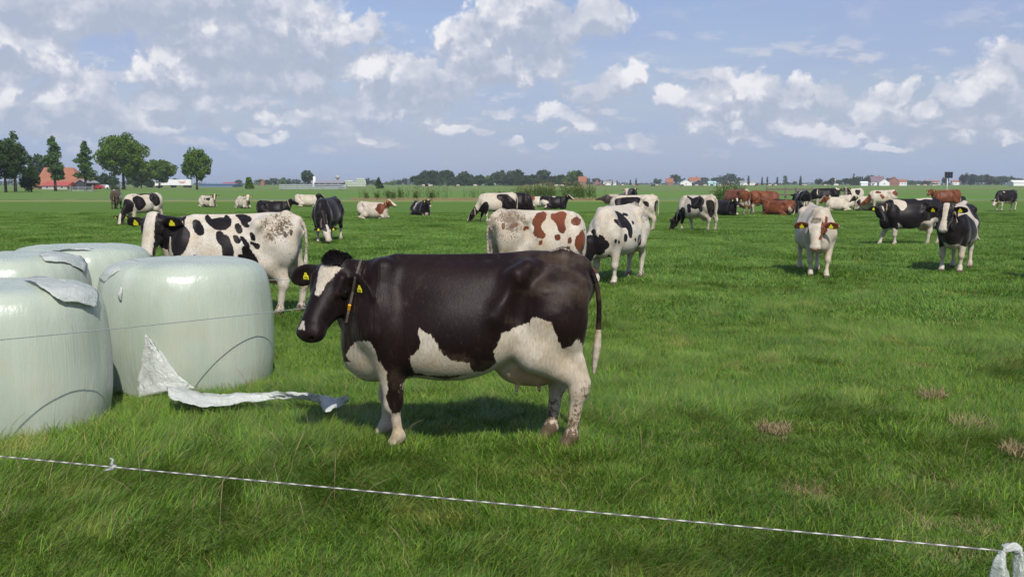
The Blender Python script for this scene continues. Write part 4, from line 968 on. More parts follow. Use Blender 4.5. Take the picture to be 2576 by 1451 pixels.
# ------------------------------------------------------------------ grass
def blade_mat(name, cols, dry=0.12):
    m, t = new_mat(name)
    gp = t.n('ShaderNodeNewGeometry').outputs['Position']; rnd = t.attr('rnd'); up = t.attr('up')
    a = t.noise(gp, 0.55, 4, 0.6); b = t.noise(gp, 2.6, 3, 0.5)
    c = t.mix(t.maprange(a, 0.35, 0.65), cols[0], cols[1])
    c = t.mix(t.maprange(b, 0.52, 0.74, 0, 0.7), c, cols[2])
    c = t.mix(t.maprange(t.noise(gp, 1.3, 3, 0.5), 0.60, 0.72, 0, 0.55), c, cols[3])
    c = t.mix(1.0, c, t.ramp(t.attr('rnd2'), [(0.0, (0.50, 0.55, 0.50)), (0.45, (0.95, 0.95, 0.9)), (0.8, (1.45, 1.35, 1.2)), (1.0, (2.1, 1.9, 1.9))]), 'MULTIPLY')
    c = t.mix(t.maprange(rnd, 1 - dry, 1 - dry + 0.02, 0, 0.85), c, (0.30, 0.22, 0.09))
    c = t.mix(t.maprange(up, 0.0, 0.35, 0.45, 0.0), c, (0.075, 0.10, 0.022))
    d = t.n('ShaderNodeBsdfDiffuse', ins={'Color': c}).outputs[0]
    tr = t.n('ShaderNodeBsdfTranslucent', ins={'Color': t.mix(0.35, c, (0.13, 0.20, 0.008))}).outputs[0]
    gl = t.n('ShaderNodeBsdfGlossy', ins={'Color': (0.85, 0.95, 0.9, 1), 'Roughness': 0.32}).outputs[0]
    s1 = t.n('ShaderNodeMixShader', ins={0: 0.28, 1: d, 2: tr}).outputs[0]
    fr = t.n('ShaderNodeFresnel', ins={'IOR': 1.35}).outputs[0]
    s2 = t.n('ShaderNodeMixShader', ins={0: t.math('MULTIPLY', fr, 0.10), 1: s1, 2: gl}).outputs[0]
    finish(t, s2); return m
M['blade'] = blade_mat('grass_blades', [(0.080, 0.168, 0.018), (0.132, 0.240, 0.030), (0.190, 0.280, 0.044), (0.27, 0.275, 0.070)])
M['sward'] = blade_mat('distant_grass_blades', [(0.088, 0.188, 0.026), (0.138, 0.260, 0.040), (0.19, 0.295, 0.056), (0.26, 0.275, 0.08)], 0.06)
M['straw'] = simple_mat('dry_grass', (0.25, 0.19, 0.10), 0.8, 0.2, nscale=9, namt=0.5)
M['reed'] = blade_mat('reed_leaves', [(0.070, 0.120, 0.030), (0.120, 0.17, 0.05), (0.17, 0.19, 0.07), (0.26, 0.22, 0.09)], 0.1)
def blades(n, R0, L, W, lean, seed, winddir=0.0, spread=1.0, seg=3, up0=.9):
    """a mat of n bent grass blades inside radius R0 (vertices, quads, per-vertex fields)"""
    rs = np.random.RandomState(seed)
    r = R0 * np.sqrt(rs.rand(n)); a = rs.rand(n) * 2 * np.pi; x0 = r * np.cos(a); y0 = r * np.sin(a)
    ang = winddir + rs.normal(0, spread, n); ln = rs.uniform(L[0], L[1], n); wd = rs.uniform(W[0], W[1], n); le = np.clip(rs.normal(lean, .35, n), 0, 1.8)
    V = []; U = []; fs = []
    pts = []
    for k in range(seg + 1):
        u = k / seg; th = le * (.25 + .95 * u)
        pts.append((u, th))
    px = np.zeros(n); pz = np.zeros(n); P = []
    for k in range(seg + 1):
        if k: px = px + ln / seg * np.sin(pts[k][1]); pz = pz + ln / seg * np.cos(pts[k][1])
        P.append((px.copy(), np.maximum(pz, -.01)))
    dx, dy = np.cos(ang), np.sin(ang); tw = rs.normal(0, .6, n); sx_, sy_ = np.cos(ang + np.pi / 2 + tw), np.sin(ang + np.pi / 2 + tw)
    for k in range(seg + 1):
        w_ = wd * (1 - (k / seg) ** 1.6) * .5 + wd * .04
        for s in (-1, 1):
            V.append(np.stack([x0 + dx * P[k][0] + s * sx_ * w_, y0 + dy * P[k][0] + s * sy_ * w_, P[k][1]], 1)); U.append(np.full(n, k / seg))
    V = np.stack(V, 1).reshape(-1, 3); U = np.stack(U, 1).ravel(); rnd = np.repeat(rs.rand(n), 2 * (seg + 1)); rnd2 = np.repeat(rs.rand(n), 2 * (seg + 1))
    base = np.arange(n)[:, None] * (2 * (seg + 1)); F = np.concatenate([base + np.array([[2 * k, 2 * k + 1, 2 * k + 3, 2 * k + 2]]) for k in range(seg)], 0)
    return V, F, {'up': U, 'rnd': rnd, 'rnd2': rnd2}
def proto(name, data, mat):
    V, F, at = data
    o = np_mesh(name, V, F, mat, attrs=at, smooth=True); COL.objects.unlink(o); return o
def scatter(name, label_kind, cols, pts, idx, rot, scl):
    """one object that repeats the given mats of blades over its points"""
    pc = bpy.data.collections.new(name + '_sources')
    for o in cols: pc.objects.link(o)
    me = bpy.data.meshes.new(name); n = len(pts); me.vertices.add(n); me.vertices.foreach_set('co', np.asarray(pts, np.float32).ravel())
    for nm, ty, arr in (('pick', 'INT', idx), ('scl', 'FLOAT', scl), ('rotz', 'FLOAT', rot)):
        a = me.attributes.new(nm, ty, 'POINT'); a.data.foreach_set('value', np.asarray(arr, np.int32 if ty == 'INT' else np.float32))
    o = bpy.data.objects.new(name, me); COL.objects.link(o); o['kind'] = 'stuff'
    g = bpy.data.node_groups.new(name, 'GeometryNodeTree')
    g.interface.new_socket('Geometry', in_out='INPUT', socket_type='NodeSocketGeometry'); g.interface.new_socket('Geometry', in_out='OUTPUT', socket_type='NodeSocketGeometry')
    N = g.nodes.new; Lk = g.links.new
    gi = N('NodeGroupInput'); go = N('NodeGroupOutput'); ip = N('GeometryNodeInstanceOnPoints'); ci = N('GeometryNodeCollectionInfo')
    ci.inputs[0].default_value = pc; ci.inputs['Separate Children'].default_value = True; ci.inputs['Reset Children'].default_value = True
    def na(nm, ty):
        x = N('GeometryNodeInputNamedAttribute'); x.data_type = ty; x.inputs[0].default_value = nm; return x.outputs[0]
    cx = N('ShaderNodeCombineXYZ'); Lk(na('rotz', 'FLOAT'), cx.inputs[2])
    e2r = N('FunctionNodeEulerToRotation'); Lk(cx.outputs[0], e2r.inputs[0])
    Lk(gi.outputs[0], ip.inputs['Points']); Lk(ci.outputs[0], ip.inputs['Instance']); ip.inputs['Pick Instance'].default_value = True
    Lk(na('pick', 'INT'), ip.inputs['Instance Index']); Lk(e2r.outputs[0], ip.inputs['Rotation']); Lk(na('scl', 'FLOAT'), ip.inputs['Scale'])
    Lk(ip.outputs[0], go.inputs[0])
    md = o.modifiers.new(name, 'NODES'); md.node_group = g
    return o
def ground_pts(D0, D1, step, jit=.5, margin=1.3, seed=0):
    rs = np.random.RandomState(seed); ys = np.arange(D0, D1, step); out = []
    for y in ys:
        half = y * .55 + margin; xs = np.arange(-half, half, step)
        out.append(np.stack([xs + rs.uniform(-jit, jit, len(xs)) * step, y + rs.uniform(-jit, jit, len(xs)) * step], 1))
    return np.concatenate(out), rs
BALES = [(-3.80, 7.32, .765, 1.07), (-2.94, 8.92, .765, 1.13), (-4.74, 9.28, .765, 1.15), (-4.75, 10.95, .775, 1.13)]
def clear(P):
    k = np.ones(len(P), bool)
    for bx, by, br, bh in BALES: k &= np.hypot(P[:, 0] - bx, P[:, 1] - by) > br - .08
    return k
# names sort alphabetically inside the source collection: index 0..n
near = [proto('turf_a%d' % i, blades(430, .20, (.04, .12), (.0028, .0058), 1.05, i, winddir=.35, spread=1.2), M['blade']) for i in range(5)]
near += [proto('turf_b%d' % i, blades(480, .22, (.10, .25), (.0030, .0062), 1.25, 20 + i, winddir=.2, spread=.55, seg=4), M['blade']) for i in range(3)]
near += [proto('turf_c%d' % i, blades(300, .20, (.025, .07), (.002, .004), 1.0, 40 + i, spread=3), M['straw'] if i == 0 else M['blade']) for i in range(2)]
P, rs = ground_pts(3.7, 18.5, .165, seed=1)
keep = clear(P); P = P[keep]
tall = fbm(P[:, 0] * .9 + 50, P[:, 1] * .9 + 50, 3); left = np.clip((2.2 - P[:, 0]) / 4.5, 0, 1) * np.clip((10.5 - P[:, 1]) / 3, 0, 1)
bare = fbm(P[:, 0] * 1.6 + 90, P[:, 1] * 1.6 + 30, 4)
barespots = [G(*p)[:2] + (r,) if False else (G(*p).x, G(*p).y, r) for p, r in (((2380, 1330), .40), ((2520, 1320), .30), ((2330, 1390), .25), ((1950, 1095), .30), ((2310, 925), .35), ((1870, 940), .2), ((1950, 1020), .18), ((2400, 1230), .22), ((2040, 1095), .2))]
bs = np.zeros(len(P))
for bx, by, r in barespots: bs = np.maximum(bs, np.clip(1.5 - np.hypot((P[:, 0] - bx), (P[:, 1] - by)) / r, 0, 1))
idx = rs.randint(0, 5, len(P)); lush = (tall + left * .30) > .62; idx[lush] = rs.randint(5, 8, lush.sum())
br = (bare < .24) | (bs > .85); idx[br] = rs.choice([8, 9, 9], br.sum())
scl = .50 + .70 * tall + rs.uniform(-.15, .15, len(P)); scl[lush] *= .66 + .22 * left[lush]
keep = rs.rand(len(P)) > np.maximum((bs > .75) * .45, np.clip((P[:, 1] - 14) / 4.5, 0, .9))
rot = rs.normal(0, .9, len(P)) + 2.2 * (fbm(P[:, 0] * .35, P[:, 1] * .35, 2) - .5) * 3
P3 = np.column_stack([P, np.zeros(len(P))])
# uneaten tufts round the hooves of the front cow
for (lx, ly) in ((.51, .16), (.65, -.14), (-.76, .15), (-.62, -.09)):
    for q in range(9):
        a = q * .7; r_ = .05 + .03 * (q % 3)
        P3 = np.vstack([P3, [HX - lx * .965 - .03 + math.cos(a) * r_, HY - ly * .965 + math.sin(a) * r_ * .8 - .07, 0]]); idx = np.append(idx, q % 5); rot = np.append(rot, a); scl = np.append(scl, 1.15); keep = np.append(keep, True)
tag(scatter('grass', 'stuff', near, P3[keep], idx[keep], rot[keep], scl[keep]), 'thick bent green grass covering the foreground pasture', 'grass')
mid = [proto('sward_a%d' % i, blades(900, .55, (.035, .085), (.006, .011), 1.0, 60 + i, winddir=.3, spread=1.3, seg=2), M['sward']) for i in range(4)]
mid += [proto('sward_b%d' % i, blades(900, .55, (.06, .13), (.007, .012), 1.0, 70 + i, winddir=.3, spread=1.0, seg=2), M['sward']) for i in range(2)]
P, rs = ground_pts(13.2, 62, .55, seed=2)
tall = fbm(P[:, 0] * .35, P[:, 1] * .35, 4)
idx = np.where(tall > .56, rs.randint(4, 6, len(P)), rs.randint(0, 4, len(P)))
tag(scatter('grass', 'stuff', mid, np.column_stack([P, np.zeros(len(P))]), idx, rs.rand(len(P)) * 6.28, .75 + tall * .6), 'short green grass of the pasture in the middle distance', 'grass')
# seed stalks and single straws in the foreground
rs = random.Random(4); mb = MB()
for i in range(85):
    px = rs.choice((rs.uniform(0, 900), rs.uniform(0, 2576))); py = rs.uniform(980, 1420) if px < 900 else rs.uniform(1060, 1440); g0 = G(px, py)
    if any(math.hypot(g0.x - b[0], g0.y - b[1]) < b[2] + .05 for b in BALES): continue
    L = rs.uniform(.18, .36); a = rs.uniform(0, 6.28); le = rs.uniform(.1, .8); pts = []
    for k in range(5):
        u = k / 4; pts.append((g0.x + math.cos(a) * L * le * u * u, g0.y + math.sin(a) * L * le * u * u, L * u * (1 - .25 * le * u)))
    mb.tube(pts, [.0008, .0008, .0008, .0018, .0006], 4, cap=False)
tag(mb.build('seed_stalks', M['straw']), 'thin dry seed stalks standing up out of the foreground grass', 'grass', kind='stuff')
# dried tufts lying on the pasture
for (px, py, r, lb) in ((2345, 1008, .13, 'small tan heap of dry grass, the upper one right of the front cow'), (2447, 1085, .16, 'tan heap of dry grass near the right edge of the pasture'), (2572, 1150, .14, 'dry grass heap cut by the right edge of the picture'), (1948, 1094, .12, 'flat dry tuft in the middle of the right pasture')):
    V, F, at = blades(260, r, (.06, .14), (.003, .005), 1.1, int(px), spread=3); g0 = G(px, py)
    o = np_mesh('dry_tuft', V + np.array((g0.x, g0.y, .03)), F, M['straw'], attrs=at); tag(o, lb, 'dry grass', 'dry grass tufts on the pasture')

# ------------------------------------------------------------------ wrapped bales
m, t = new_mat('stretch_film')
co = t.n('ShaderNodeTexCoord').outputs['Object']; zc = t.n('ShaderNodeSeparateXYZ', ins={0: co})
rnd = t.n('ShaderNodeObjectInfo').outputs['Random']
stre = t.noise(t.vmath('MULTIPLY', co, (9, 9, 0.55)), 2.0, 6, 0.65); stre2 = t.noise(t.vmath('MULTIPLY', co, (34, 34, 1.0)), 1.6, 4, 0.6)
pan = t.noise(t.vmath('MULTIPLY', co, (1.0, 1.0, 0.45)), 2.2, 3, 0.5)
c = t.mix(t.maprange(pan, 0.35, 0.65), (0.315, 0.365, 0.285), (0.40, 0.445, 0.36))
c = t.mix(t.maprange(t.noise(co, 1.6, 4, 0.6), 0.55, 0.75, 0, 0.35), c, (0.42, 0.36, 0.24))
c = t.mix(t.maprange(stre2, 0.60, 0.72, 0, 0.20), c, (0.52, 0.57, 0.49))
hb_ = t.math('ADD', t.math('MULTIPLY_ADD', t.noise(t.vmath('MULTIPLY', co, (1.5, 1.5, 0.5)), 3.0, 3, 0.6, dist=1.0), 1.6, 0.0), t.math('MULTIPLY', stre, 0.6)); hb_ = t.math('ADD', hb_, t.math('MULTIPLY', t.maprange(stre2, 0.45, 0.7), 0.22))
finish(t, pbsdf(t, Base_Color=c, Roughness=t.math('MULTIPLY_ADD', stre2, 0.25, 0.16), Specular_IOR_Level=0.5, Subsurface_Weight=0.12, Subsurface_Radius=(0.02, 0.03, 0.02), Normal=bump(t, hb_, 0.30, 0.012)))
M['film'] = m
m, t = new_mat('loose_film')
co = t.n('ShaderNodeTexCoord').outputs['Object']
wn = t.noise(co, 26, 6, 0.65, dist=0.8)
d = t.n('ShaderNodeBsdfTranslucent', ins={'Color': (0.6, 0.66, 0.58, 1)}).outputs[0]
p_ = pbsdf(t, Base_Color=t.mix(t.noise(co, 7, 3), (0.56, 0.60, 0.54), (0.74, 0.76, 0.71)), Roughness=0.16, Specular_IOR_Level=0.6, Normal=bump(t, wn, 0.8, 0.02))
finish(t, t.n('ShaderNodeMixShader', ins={0: 0.34, 1: p_, 2: d}).outputs[0]); M['loose'] = m
def bale(i, bx, by, br, bh, label):
    root = empty('wrapped_bale', (bx, by, 0)); tag(root, label, 'bale', 'film-wrapped silage bales')
    prof = [(0, bh * .985), (.25, bh * .995), (.50, bh * 1.0), (.68, bh * .992), (.82, bh * .965), (.905, bh * .915), (.955, bh * .83), (.98, bh * .70), (.995, bh * .54), (1.0, bh * .36), (.99, bh * .2), (.965, bh * .08), (.94, -.02)]
    A = np.array(prof); q = np.linspace(0, len(prof) - 1, 60); rr = np.interp(q, range(len(prof)), A[:, 0]) * br; zz = np.interp(q, range(len(prof)), A[:, 1])
    k = np.array([.25, .5, .25]); 
    for _ in range(4): rr[1:-1] = np.convolve(rr, k, 'valid'); zz[1:-1] = np.convolve(zz, k, 'valid')
    n = 160; th = np.linspace(0, 2 * np.pi, n, endpoint=False); V = []
    for j in range(60):
        edge = math.exp(-((zz[j] - bh * .9) / .12) ** 2)
        w_ = 1 + .010 * (fbm(th * 9 + i * 30, np.full(n, zz[j] * .7), 3) - .5) + .010 * (fbm(th / 2 / np.pi * 6 + i * 9, np.full(n, zz[j] * 2), 2) - .5) * 2 + edge * .012 * (vnoise(th * 18 + i, np.full(n, rr[j] * 2)) - .5)
        r_ = rr[j] * w_; z_ = zz[j] + (.012 * (fbm(r_ * np.cos(th) * 4 + 9 + i, r_ * np.sin(th) * 4 + 9, 4) - .5) + .02 * (vnoise(th * 16 / 2, r_ * 1.0) - .5) * (rr[j] / br)) * (1 if j < 30 else 0)
        V.append(np.stack([r_ * np.cos(th), r_ * np.sin(th), z_], 1))
    V = np.concatenate(V); F = [(j * n + a, j * n + (a + 1) % n, (j + 1) * n + (a + 1) % n, (j + 1) * n + a) for j in range(59) for a in range(n)]
    F = np.array(F)[:, ::-1]
    o = np_mesh('film_wrap', V, F, M['film'], root)
    return root
blab = ['pale green wrapped bale in the front, cut by the left edge, torn film on top', 'pale green wrapped bale with torn film hanging down beside the front cow head', 'pale green wrapped bale at the left edge behind the front bale', 'rearmost pale green wrapped bale, only its top and side seen']
ROOTS = [bale(i, *b, blab[i]) for i, b in enumerate(BALES)]
def sheet(name, pts_grid, parent, mat, crumple=.012, seed=0, thick=.0015, sub=5):
    """crumpled film stretched over a grid of control points, world coordinates"""
    A = np.array(pts_grid, float); nu, nv = A.shape[:2]; U = np.linspace(0, nu - 1, (nu - 1) * sub + 1); W = np.linspace(0, nv - 1, (nv - 1) * sub + 1)
    B = np.stack([[catmull(np.arange(nu, dtype=float), A[:, j, k], U) for k in range(3)] for j in range(nv)], 0)      # nv,3,U
    B = np.moveaxis(B, [0, 1, 2], [1, 2, 0]); C = np.stack([np.stack([catmull(np.arange(nv, dtype=float), B[i, :, k], W) for k in range(3)], 1) for i in range(len(U))], 0)
    uu, ww = np.meshgrid(U, W, indexing='ij'); nz = fbm(uu * 3.1 + seed, ww * 3.7, 4) - .5; ny = fbm(uu * 2.3 + 40 + seed, ww * 5.1, 4) - .5
    C[..., 2] += crumple * nz * 2; C[..., 1] += crumple * ny * 2; C[..., 0] += crumple * .7 * ny
    nU, nW = C.shape[:2]; V = C.reshape(-1, 3)
    off = np.array(parent.location) if parent else np.zeros(3); V = V - off
    F = np.array([(i * nW + j, (i + 1) * nW + j, (i + 1) * nW + j + 1, i * nW + j + 1) for i in range(nU - 1) for j in range(nW - 1)])
    o = np_mesh(name, V, F, mat, parent); s = o.modifiers.new('s', 'SOLIDIFY'); s.thickness = thick
    return o
BT = []
for r_ in ROOTS:
    me_ = r_.children[0].data; BT.append(BVHTree.FromPolygons([v.co + r_.location for v in me_.vertices], [tuple(q.vertices) for q in me_.polygons]))
def on_bale(b, px, py, out=.02):
    """the bale's skin where the sight line (px, py) meets it, lifted outwards"""
    hit = BT[b].ray_cast(Vector((0, 0, CAM_H)), ray(px, py).normalized())
    if hit[0] is None:
        bx, by = BALES[b][:2]; q = AT(px, py, by); hit = BT[b].find_nearest(q)
    n_ = hit[1] if hit[1].dot(ray(px, py)) < 0 else -hit[1]
    return hit[0] + n_ * out
ob = lambda b, L, o=.02: [tuple(on_bale(b, x, y, o)) for x, y in L]
# hanging film on the second bale and its tail trailing through the grass
sheet('torn_film', [ob(1, [(368, 838), (372, 842), (376, 850)], .012), ob(1, [(360, 905), (385, 880), (412, 890)], .02), ob(1, [(355, 960), (400, 930), (445, 935)], .05), ob(1, [(362, 990), (420, 975), (490, 965)], .10)], ROOTS[1], M['loose'], .016, 3, sub=8)
tr = []
for (x, y0, y1, z) in ((420, 968, 1000, .16), (470, 972, 1012, .13), (530, 985, 1018, .10), (600, 985, 1010, .09), (680, 984, 1002, .10), (740, 988, 1000, .11), (790, 992, 1006, .11), (812, 988, 1030, .12), (840, 998, 1022, .12), (872, 998, 1006, .10)):
    a = G(x, y0 + 6, z + .07); b = G(x + 6, y1 + 4, z + .03); tr.append([tuple(a), tuple((a + b) / 2 + Vector((0, 0, .035))), tuple(b)])
tag(sheet('film_strip', tr, None, M['loose'], .022, 7, sub=8), 'long crumpled strip of white film trailing through the grass towards the cow shadow', 'plastic film')
# torn flaps on top
sheet('torn_flap', [ob(0, [(60, 706), (110, 706), (160, 712)], .03), ob(0, [(95, 724), (150, 722), (200, 726)], .03), ob(0, [(130, 752), (190, 745), (235, 742)], .04), ob(0, [(150, 764), (200, 768), (232, 776)], .045)], ROOTS[0], M['loose'], .014, 11, sub=7)
sheet('torn_flap', [ob(2, [(100, 640), (150, 640), (200, 648)], .02), ob(2, [(105, 652), (150, 652), (215, 664)], .02), ob(2, [(118, 662), (165, 664), (228, 682)], .025)], ROOTS[2], M['loose'], .02, 13, sub=6)
sheet('torn_flap', [ob(3, [(110, 634), (170, 628), (220, 630)], .015), ob(3, [(150, 634), (190, 633), (235, 634)], .03)], ROOTS[3], M['loose'], .02, 17, sub=6)
sheet('torn_flap', [ob(1, [(240, 690), (262, 668), (300, 654)], .006), ob(1, [(252, 700), (276, 676), (330, 656)], .012), ob(1, [(262, 712), (296, 684), (360, 660)], .006)], ROOTS[1], M['loose'], .006, 19, sub=7)
sheet('film_tear', [ob(1, [(306, 722), (309, 722)], .01), ob(1, [(302, 740), (312, 738)], .03), ob(1, [(304, 756), (308, 757)], .015)], ROOTS[1], M['loose'], .006, 19)

# ------------------------------------------------------------------ wires
m, t = new_mat('twisted_fence_rope')
uv = t.attr('rnd')
tw = t.attr('up'); s = t.math('SINE', tw)
finish(t, pbsdf(t, Base_Color=t.mix(t.maprange(s, -0.1, 0.35), (0.12, 0.11, 0.12), (0.50, 0.47, 0.45)), Roughness=0.5)); M['rope'] = m
M['wire'] = simple_mat('thin_fence_cord', (0.30, 0.31, 0.30), 0.4, 0.5, nscale=220, namt=0.7)
def rope(name, a, b, rad, sag=.0, pitch=.06, n=None, parent=None, mat='rope', k=12):
    a, b = Vector(a), Vector(b); L = (b - a).length; n = n or int(L / .008); d = (b - a).normalized(); up = Vector((0, 0, 1)); sd_ = d.cross(up).normalized(); up = sd_.cross(d)
    u = np.linspace(0, 1, n + 1); C = np.array(a)[None] + np.outer(u, np.array(b - a)); C[:, 2] -= sag * 4 * u * (1 - u)
    V = []; U = []
    for j in range(k):
        th = 2 * np.pi * j / k; ph = u * L / pitch * 2 * np.pi
        r_ = rad * (1 + .18 * np.cos(2 * (th - ph)))
        V.append(C + (np.array(sd_)[None] * math.cos(th) + np.array(up)[None] * math.sin(th)) * r_[:, None]); U.append(2 * (th - ph) * .5)
    V = np.stack(V, 1).reshape(-1, 3); U = np.stack(U, 1).ravel()
    i = np.arange(n)[:, None] * k; j = np.arange(k)[None]; j2 = (j + 1) % k
    F = np.stack([i + j, i + j2, i + k + j2, i + k + j], 2).reshape(-1, 4)
    return np_mesh(name, V, F, M[mat], parent, attrs={'up': U})
# front rope with a knot and a strip of film
RA, RB = AT(-60, 1142, 3.32), AT(2660, 1398, 2.46)
fr = empty('fence_rope', (0, 0, 0)); tag(fr, 'black and white twisted fence rope crossing the whole foreground', 'rope')
rope('strand', RA, RB, .0022, .0, .052, parent=fr)
kn = RA.lerp(RB, (283 + 60) / 2720 * .86)
def on_rope(px):
    lo, hi = 0.0, 1.0
    for _ in range(40):
        u = (lo + hi) / 2; p = RA.lerp(RB, u) - Vector((0, 0, CAM_H)); fwd = p.y * math.cos(PITCH) - p.z * math.sin(PITCH); x = 1288 + FPX * p.x / fwd
        lo, hi = (u, hi) if x < px else (lo, u)
    return RA.lerp(RB, lo)
kn = on_rope(284); mb = MB()
for (o1, o2, r0) in (((-.012, 0, -.004), (.012, 0, .004), .006), ((0, -.004, -.008), (.002, .004, .008), .0065)): mb.tube([kn + Vector(o1), kn, kn + Vector(o2)], [r0 * .6, r0, r0 * .6], 8)
mb.tube([kn, kn + Vector((-.004, 0, .012)), kn + Vector((-.001, .004, .024)), kn + Vector((-.010, .002, .030))], [.004, .006, .004, .002], 6)
mb.tube([kn, kn + Vector((-.010, 0, -.008)), kn + Vector((-.022, .002, -.010)), kn + Vector((-.030, 0, -.014))], [.004, .0055, .004, .002], 6)
mb.build('knot', M['rope_end'] if 'rope_end' in M else M['wire'], fr, True)
# film strip tied to the rope at the right edge
c0 = on_rope(2520); E = lambda dx, dy, dz: (c0.x + dx, c0.y + dy, c0.z + dz)
ft = empty('film_tie', (c0.x, c0.y, c0.z)); tag(ft, 'crumpled pale green plastic film tied round the rope in the lower right corner', 'plastic film')
sheet('hanging_end', [[E(-.008, 0, .0), E(.0, -.012, .004), E(.010, -.006, .004)], [E(-.022, 0, -.03), E(-.002, -.02, -.03), E(.012, -.004, -.035)], [E(-.028, .004, -.08), E(-.004, -.022, -.08), E(.024, -.004, -.075)], [E(-.026, .004, -.17), E(.0, -.018, -.17), E(.026, -.004, -.16)]], ft, M['loose'], .005, 21, sub=7)
sheet('hanging_end', [[E(.034, -.004, .010), E(.046, -.014, .006), E(.056, -.004, -.004)], [E(.030, 0, -.03), E(.048, -.018, -.034), E(.066, -.002, -.04)], [E(.034, .004, -.09), E(.056, -.018, -.09), E(.076, -.002, -.1)], [E(.040, .004, -.17), E(.062, -.016, -.17), E(.084, -.002, -.17)]], ft, M['loose'], .005, 23, sub=7)
sheet('wrap_knot', [[E(-.012, -.006, -.006), E(.0, -.010, .010), E(.0, .008, .012)], [E(.012, -.012, .002), E(.014, -.008, .020), E(.014, .010, .018)], [E(.030, -.012, .004), E(.032, -.004, .024), E(.032, .010, .016)], [E(.048, -.010, -.008), E(.052, -.004, .010), E(.054, .008, .004)]], ft, M['loose'], .003, 25, sub=6)
sheet('flap', [[E(.060, -.02, -.012), E(.085, -.02, -.006), E(.11, -.012, -.004)], [E(.064, -.026, -.035), E(.090, -.028, -.045), E(.12, -.012, -.05)]], ft, M['loose'], .004, 27, sub=6)
# thin cord running in front of the bales to a post hidden behind the cow, and back behind the bales
pc = Vector((-1.35, 10.3, 0)); WA = AT(-80, 862, 5.95); WB = Vector((pc.x, pc.y, .61))
tag(rope('fence_wire', WA, WB, .0032, .015, .04, mat='wire', k=8), 'thin grey fence wire running in front of the wrapped bales', 'rope')
tag(rope('fence_wire', AT(-80, 700, 13.0), Vector((pc.x, pc.y, .80)), .0028, .0, .04, mat='wire', k=8), 'thin pale fence wire running behind the wrapped bales', 'rope')
ps = empty('fence_post', (pc.x, pc.y, 0)); tag(ps, 'thin dark fence post hidden behind the front legs of the foreground cow', 'post')
mb = MB(); mb.tube([(0, 0, -.05), (0, 0, 1.0)], .012, 10); mb.build('shaft', simple_mat('post_dark', (.08, .07, .06), .6, nscale=12), ps, True)
mb = MB(); mb.tube([(0, 0, .59), (0, 0, .63)], .02, 10); mb.build('insulator', simple_mat('insulator_black', (.02, .02, .02), .4), ps, True)
# ground rope shadowless cord at the lower left (dark post stub at the picture edge)
# ------------------------------------------------------------------ trees
def leaf_mat(name, a, b, k=0.25):
    m, t = new_mat(name); co = t.n('ShaderNodeTexCoord').outputs['Object']; rnd = t.attr('rnd')
    c = t.mix(t.maprange(t.noise(co, 0.45, 3, 0.6), 0.35, 0.65), a, b); c = t.mix(t.math('MULTIPLY', rnd, 0.45), c, tuple(x * 1.5 for x in b))
    d = t.n('ShaderNodeBsdfDiffuse', ins={'Color': c}).outputs[0]; tr = t.n('ShaderNodeBsdfTranslucent', ins={'Color': c}).outputs[0]
    finish(t, t.n('ShaderNodeMixShader', ins={0: k, 1: d, 2: tr}).outputs[0]); return m
LV = {'green': leaf_mat('leaves_green', (0.055, 0.110, 0.016), (0.115, 0.180, 0.028)), 'dark': leaf_mat('leaves_dark', (0.024, 0.048, 0.016), (0.052, 0.085, 0.026)),
      'grey': leaf_mat('leaves_grey_green', (0.042, 0.070, 0.034), (0.080, 0.115, 0.055)), 'poplar': leaf_mat('leaves_poplar', (0.045, 0.095, 0.032), (0.085, 0.145, 0.050)),
      'brown': leaf_mat('leaves_brownish', (0.050, 0.050, 0.028), (0.085, 0.080, 0.040))}
M['bark'] = simple_mat('bark', (0.075, 0.058, 0.042), 0.9, 0.2, nscale=3, namt=0.4)
def leaf_cloud(lobes, n, size, rs, gap=.35):
    """small leaf-sized faces spread through a set of overlapping ellipsoids, denser near their skins, with gaps"""
    L = np.array(lobes, float); vol = L[:, 3] * L[:, 4] * L[:, 5]; pr = vol ** .66 / (vol ** .66).sum()
    which = rs.choice(len(L), n, p=pr); d = rs.normal(size=(n, 3)); d /= np.linalg.norm(d, axis=1)[:, None]
    r = rs.rand(n) ** .38
    bump_ = .80 + .40 * fbm(d[:, 0] * 2.2 + which * 3.1 + 20, d[:, 2] * 2.2 + d[:, 1] * 1.7 + 20, 3)
    P = L[which, :3] + d * L[which, 3:6] * (r * bump_)[:, None]
    s0 = L[:, 3].max(); keep = fbm(P[:, 0] / s0 * 2.6 + 9, (P[:, 2] + P[:, 1] * .6) / s0 * 2.6 + 31, 3) > gap * .95 * rs.uniform(.7, 1.15, n)
    P = P[keep]; which = which[keep]; n = len(P); s = size * rs.uniform(.55, 1.25, n)
    a = rs.normal(size=(n, 3)); a /= np.linalg.norm(a, axis=1)[:, None]; b = np.cross(a, rs.normal(size=(n, 3))); b /= np.linalg.norm(b, axis=1)[:, None]
    V = np.stack([P - a * s[:, None], P + b * s[:, None] * .6, P + a * s[:, None], P - b * s[:, None] * .6], 1).reshape(-1, 3)
    F = np.arange(n * 4).reshape(n, 4); return V, F, {'rnd': np.repeat(rs.rand(n), 4)}
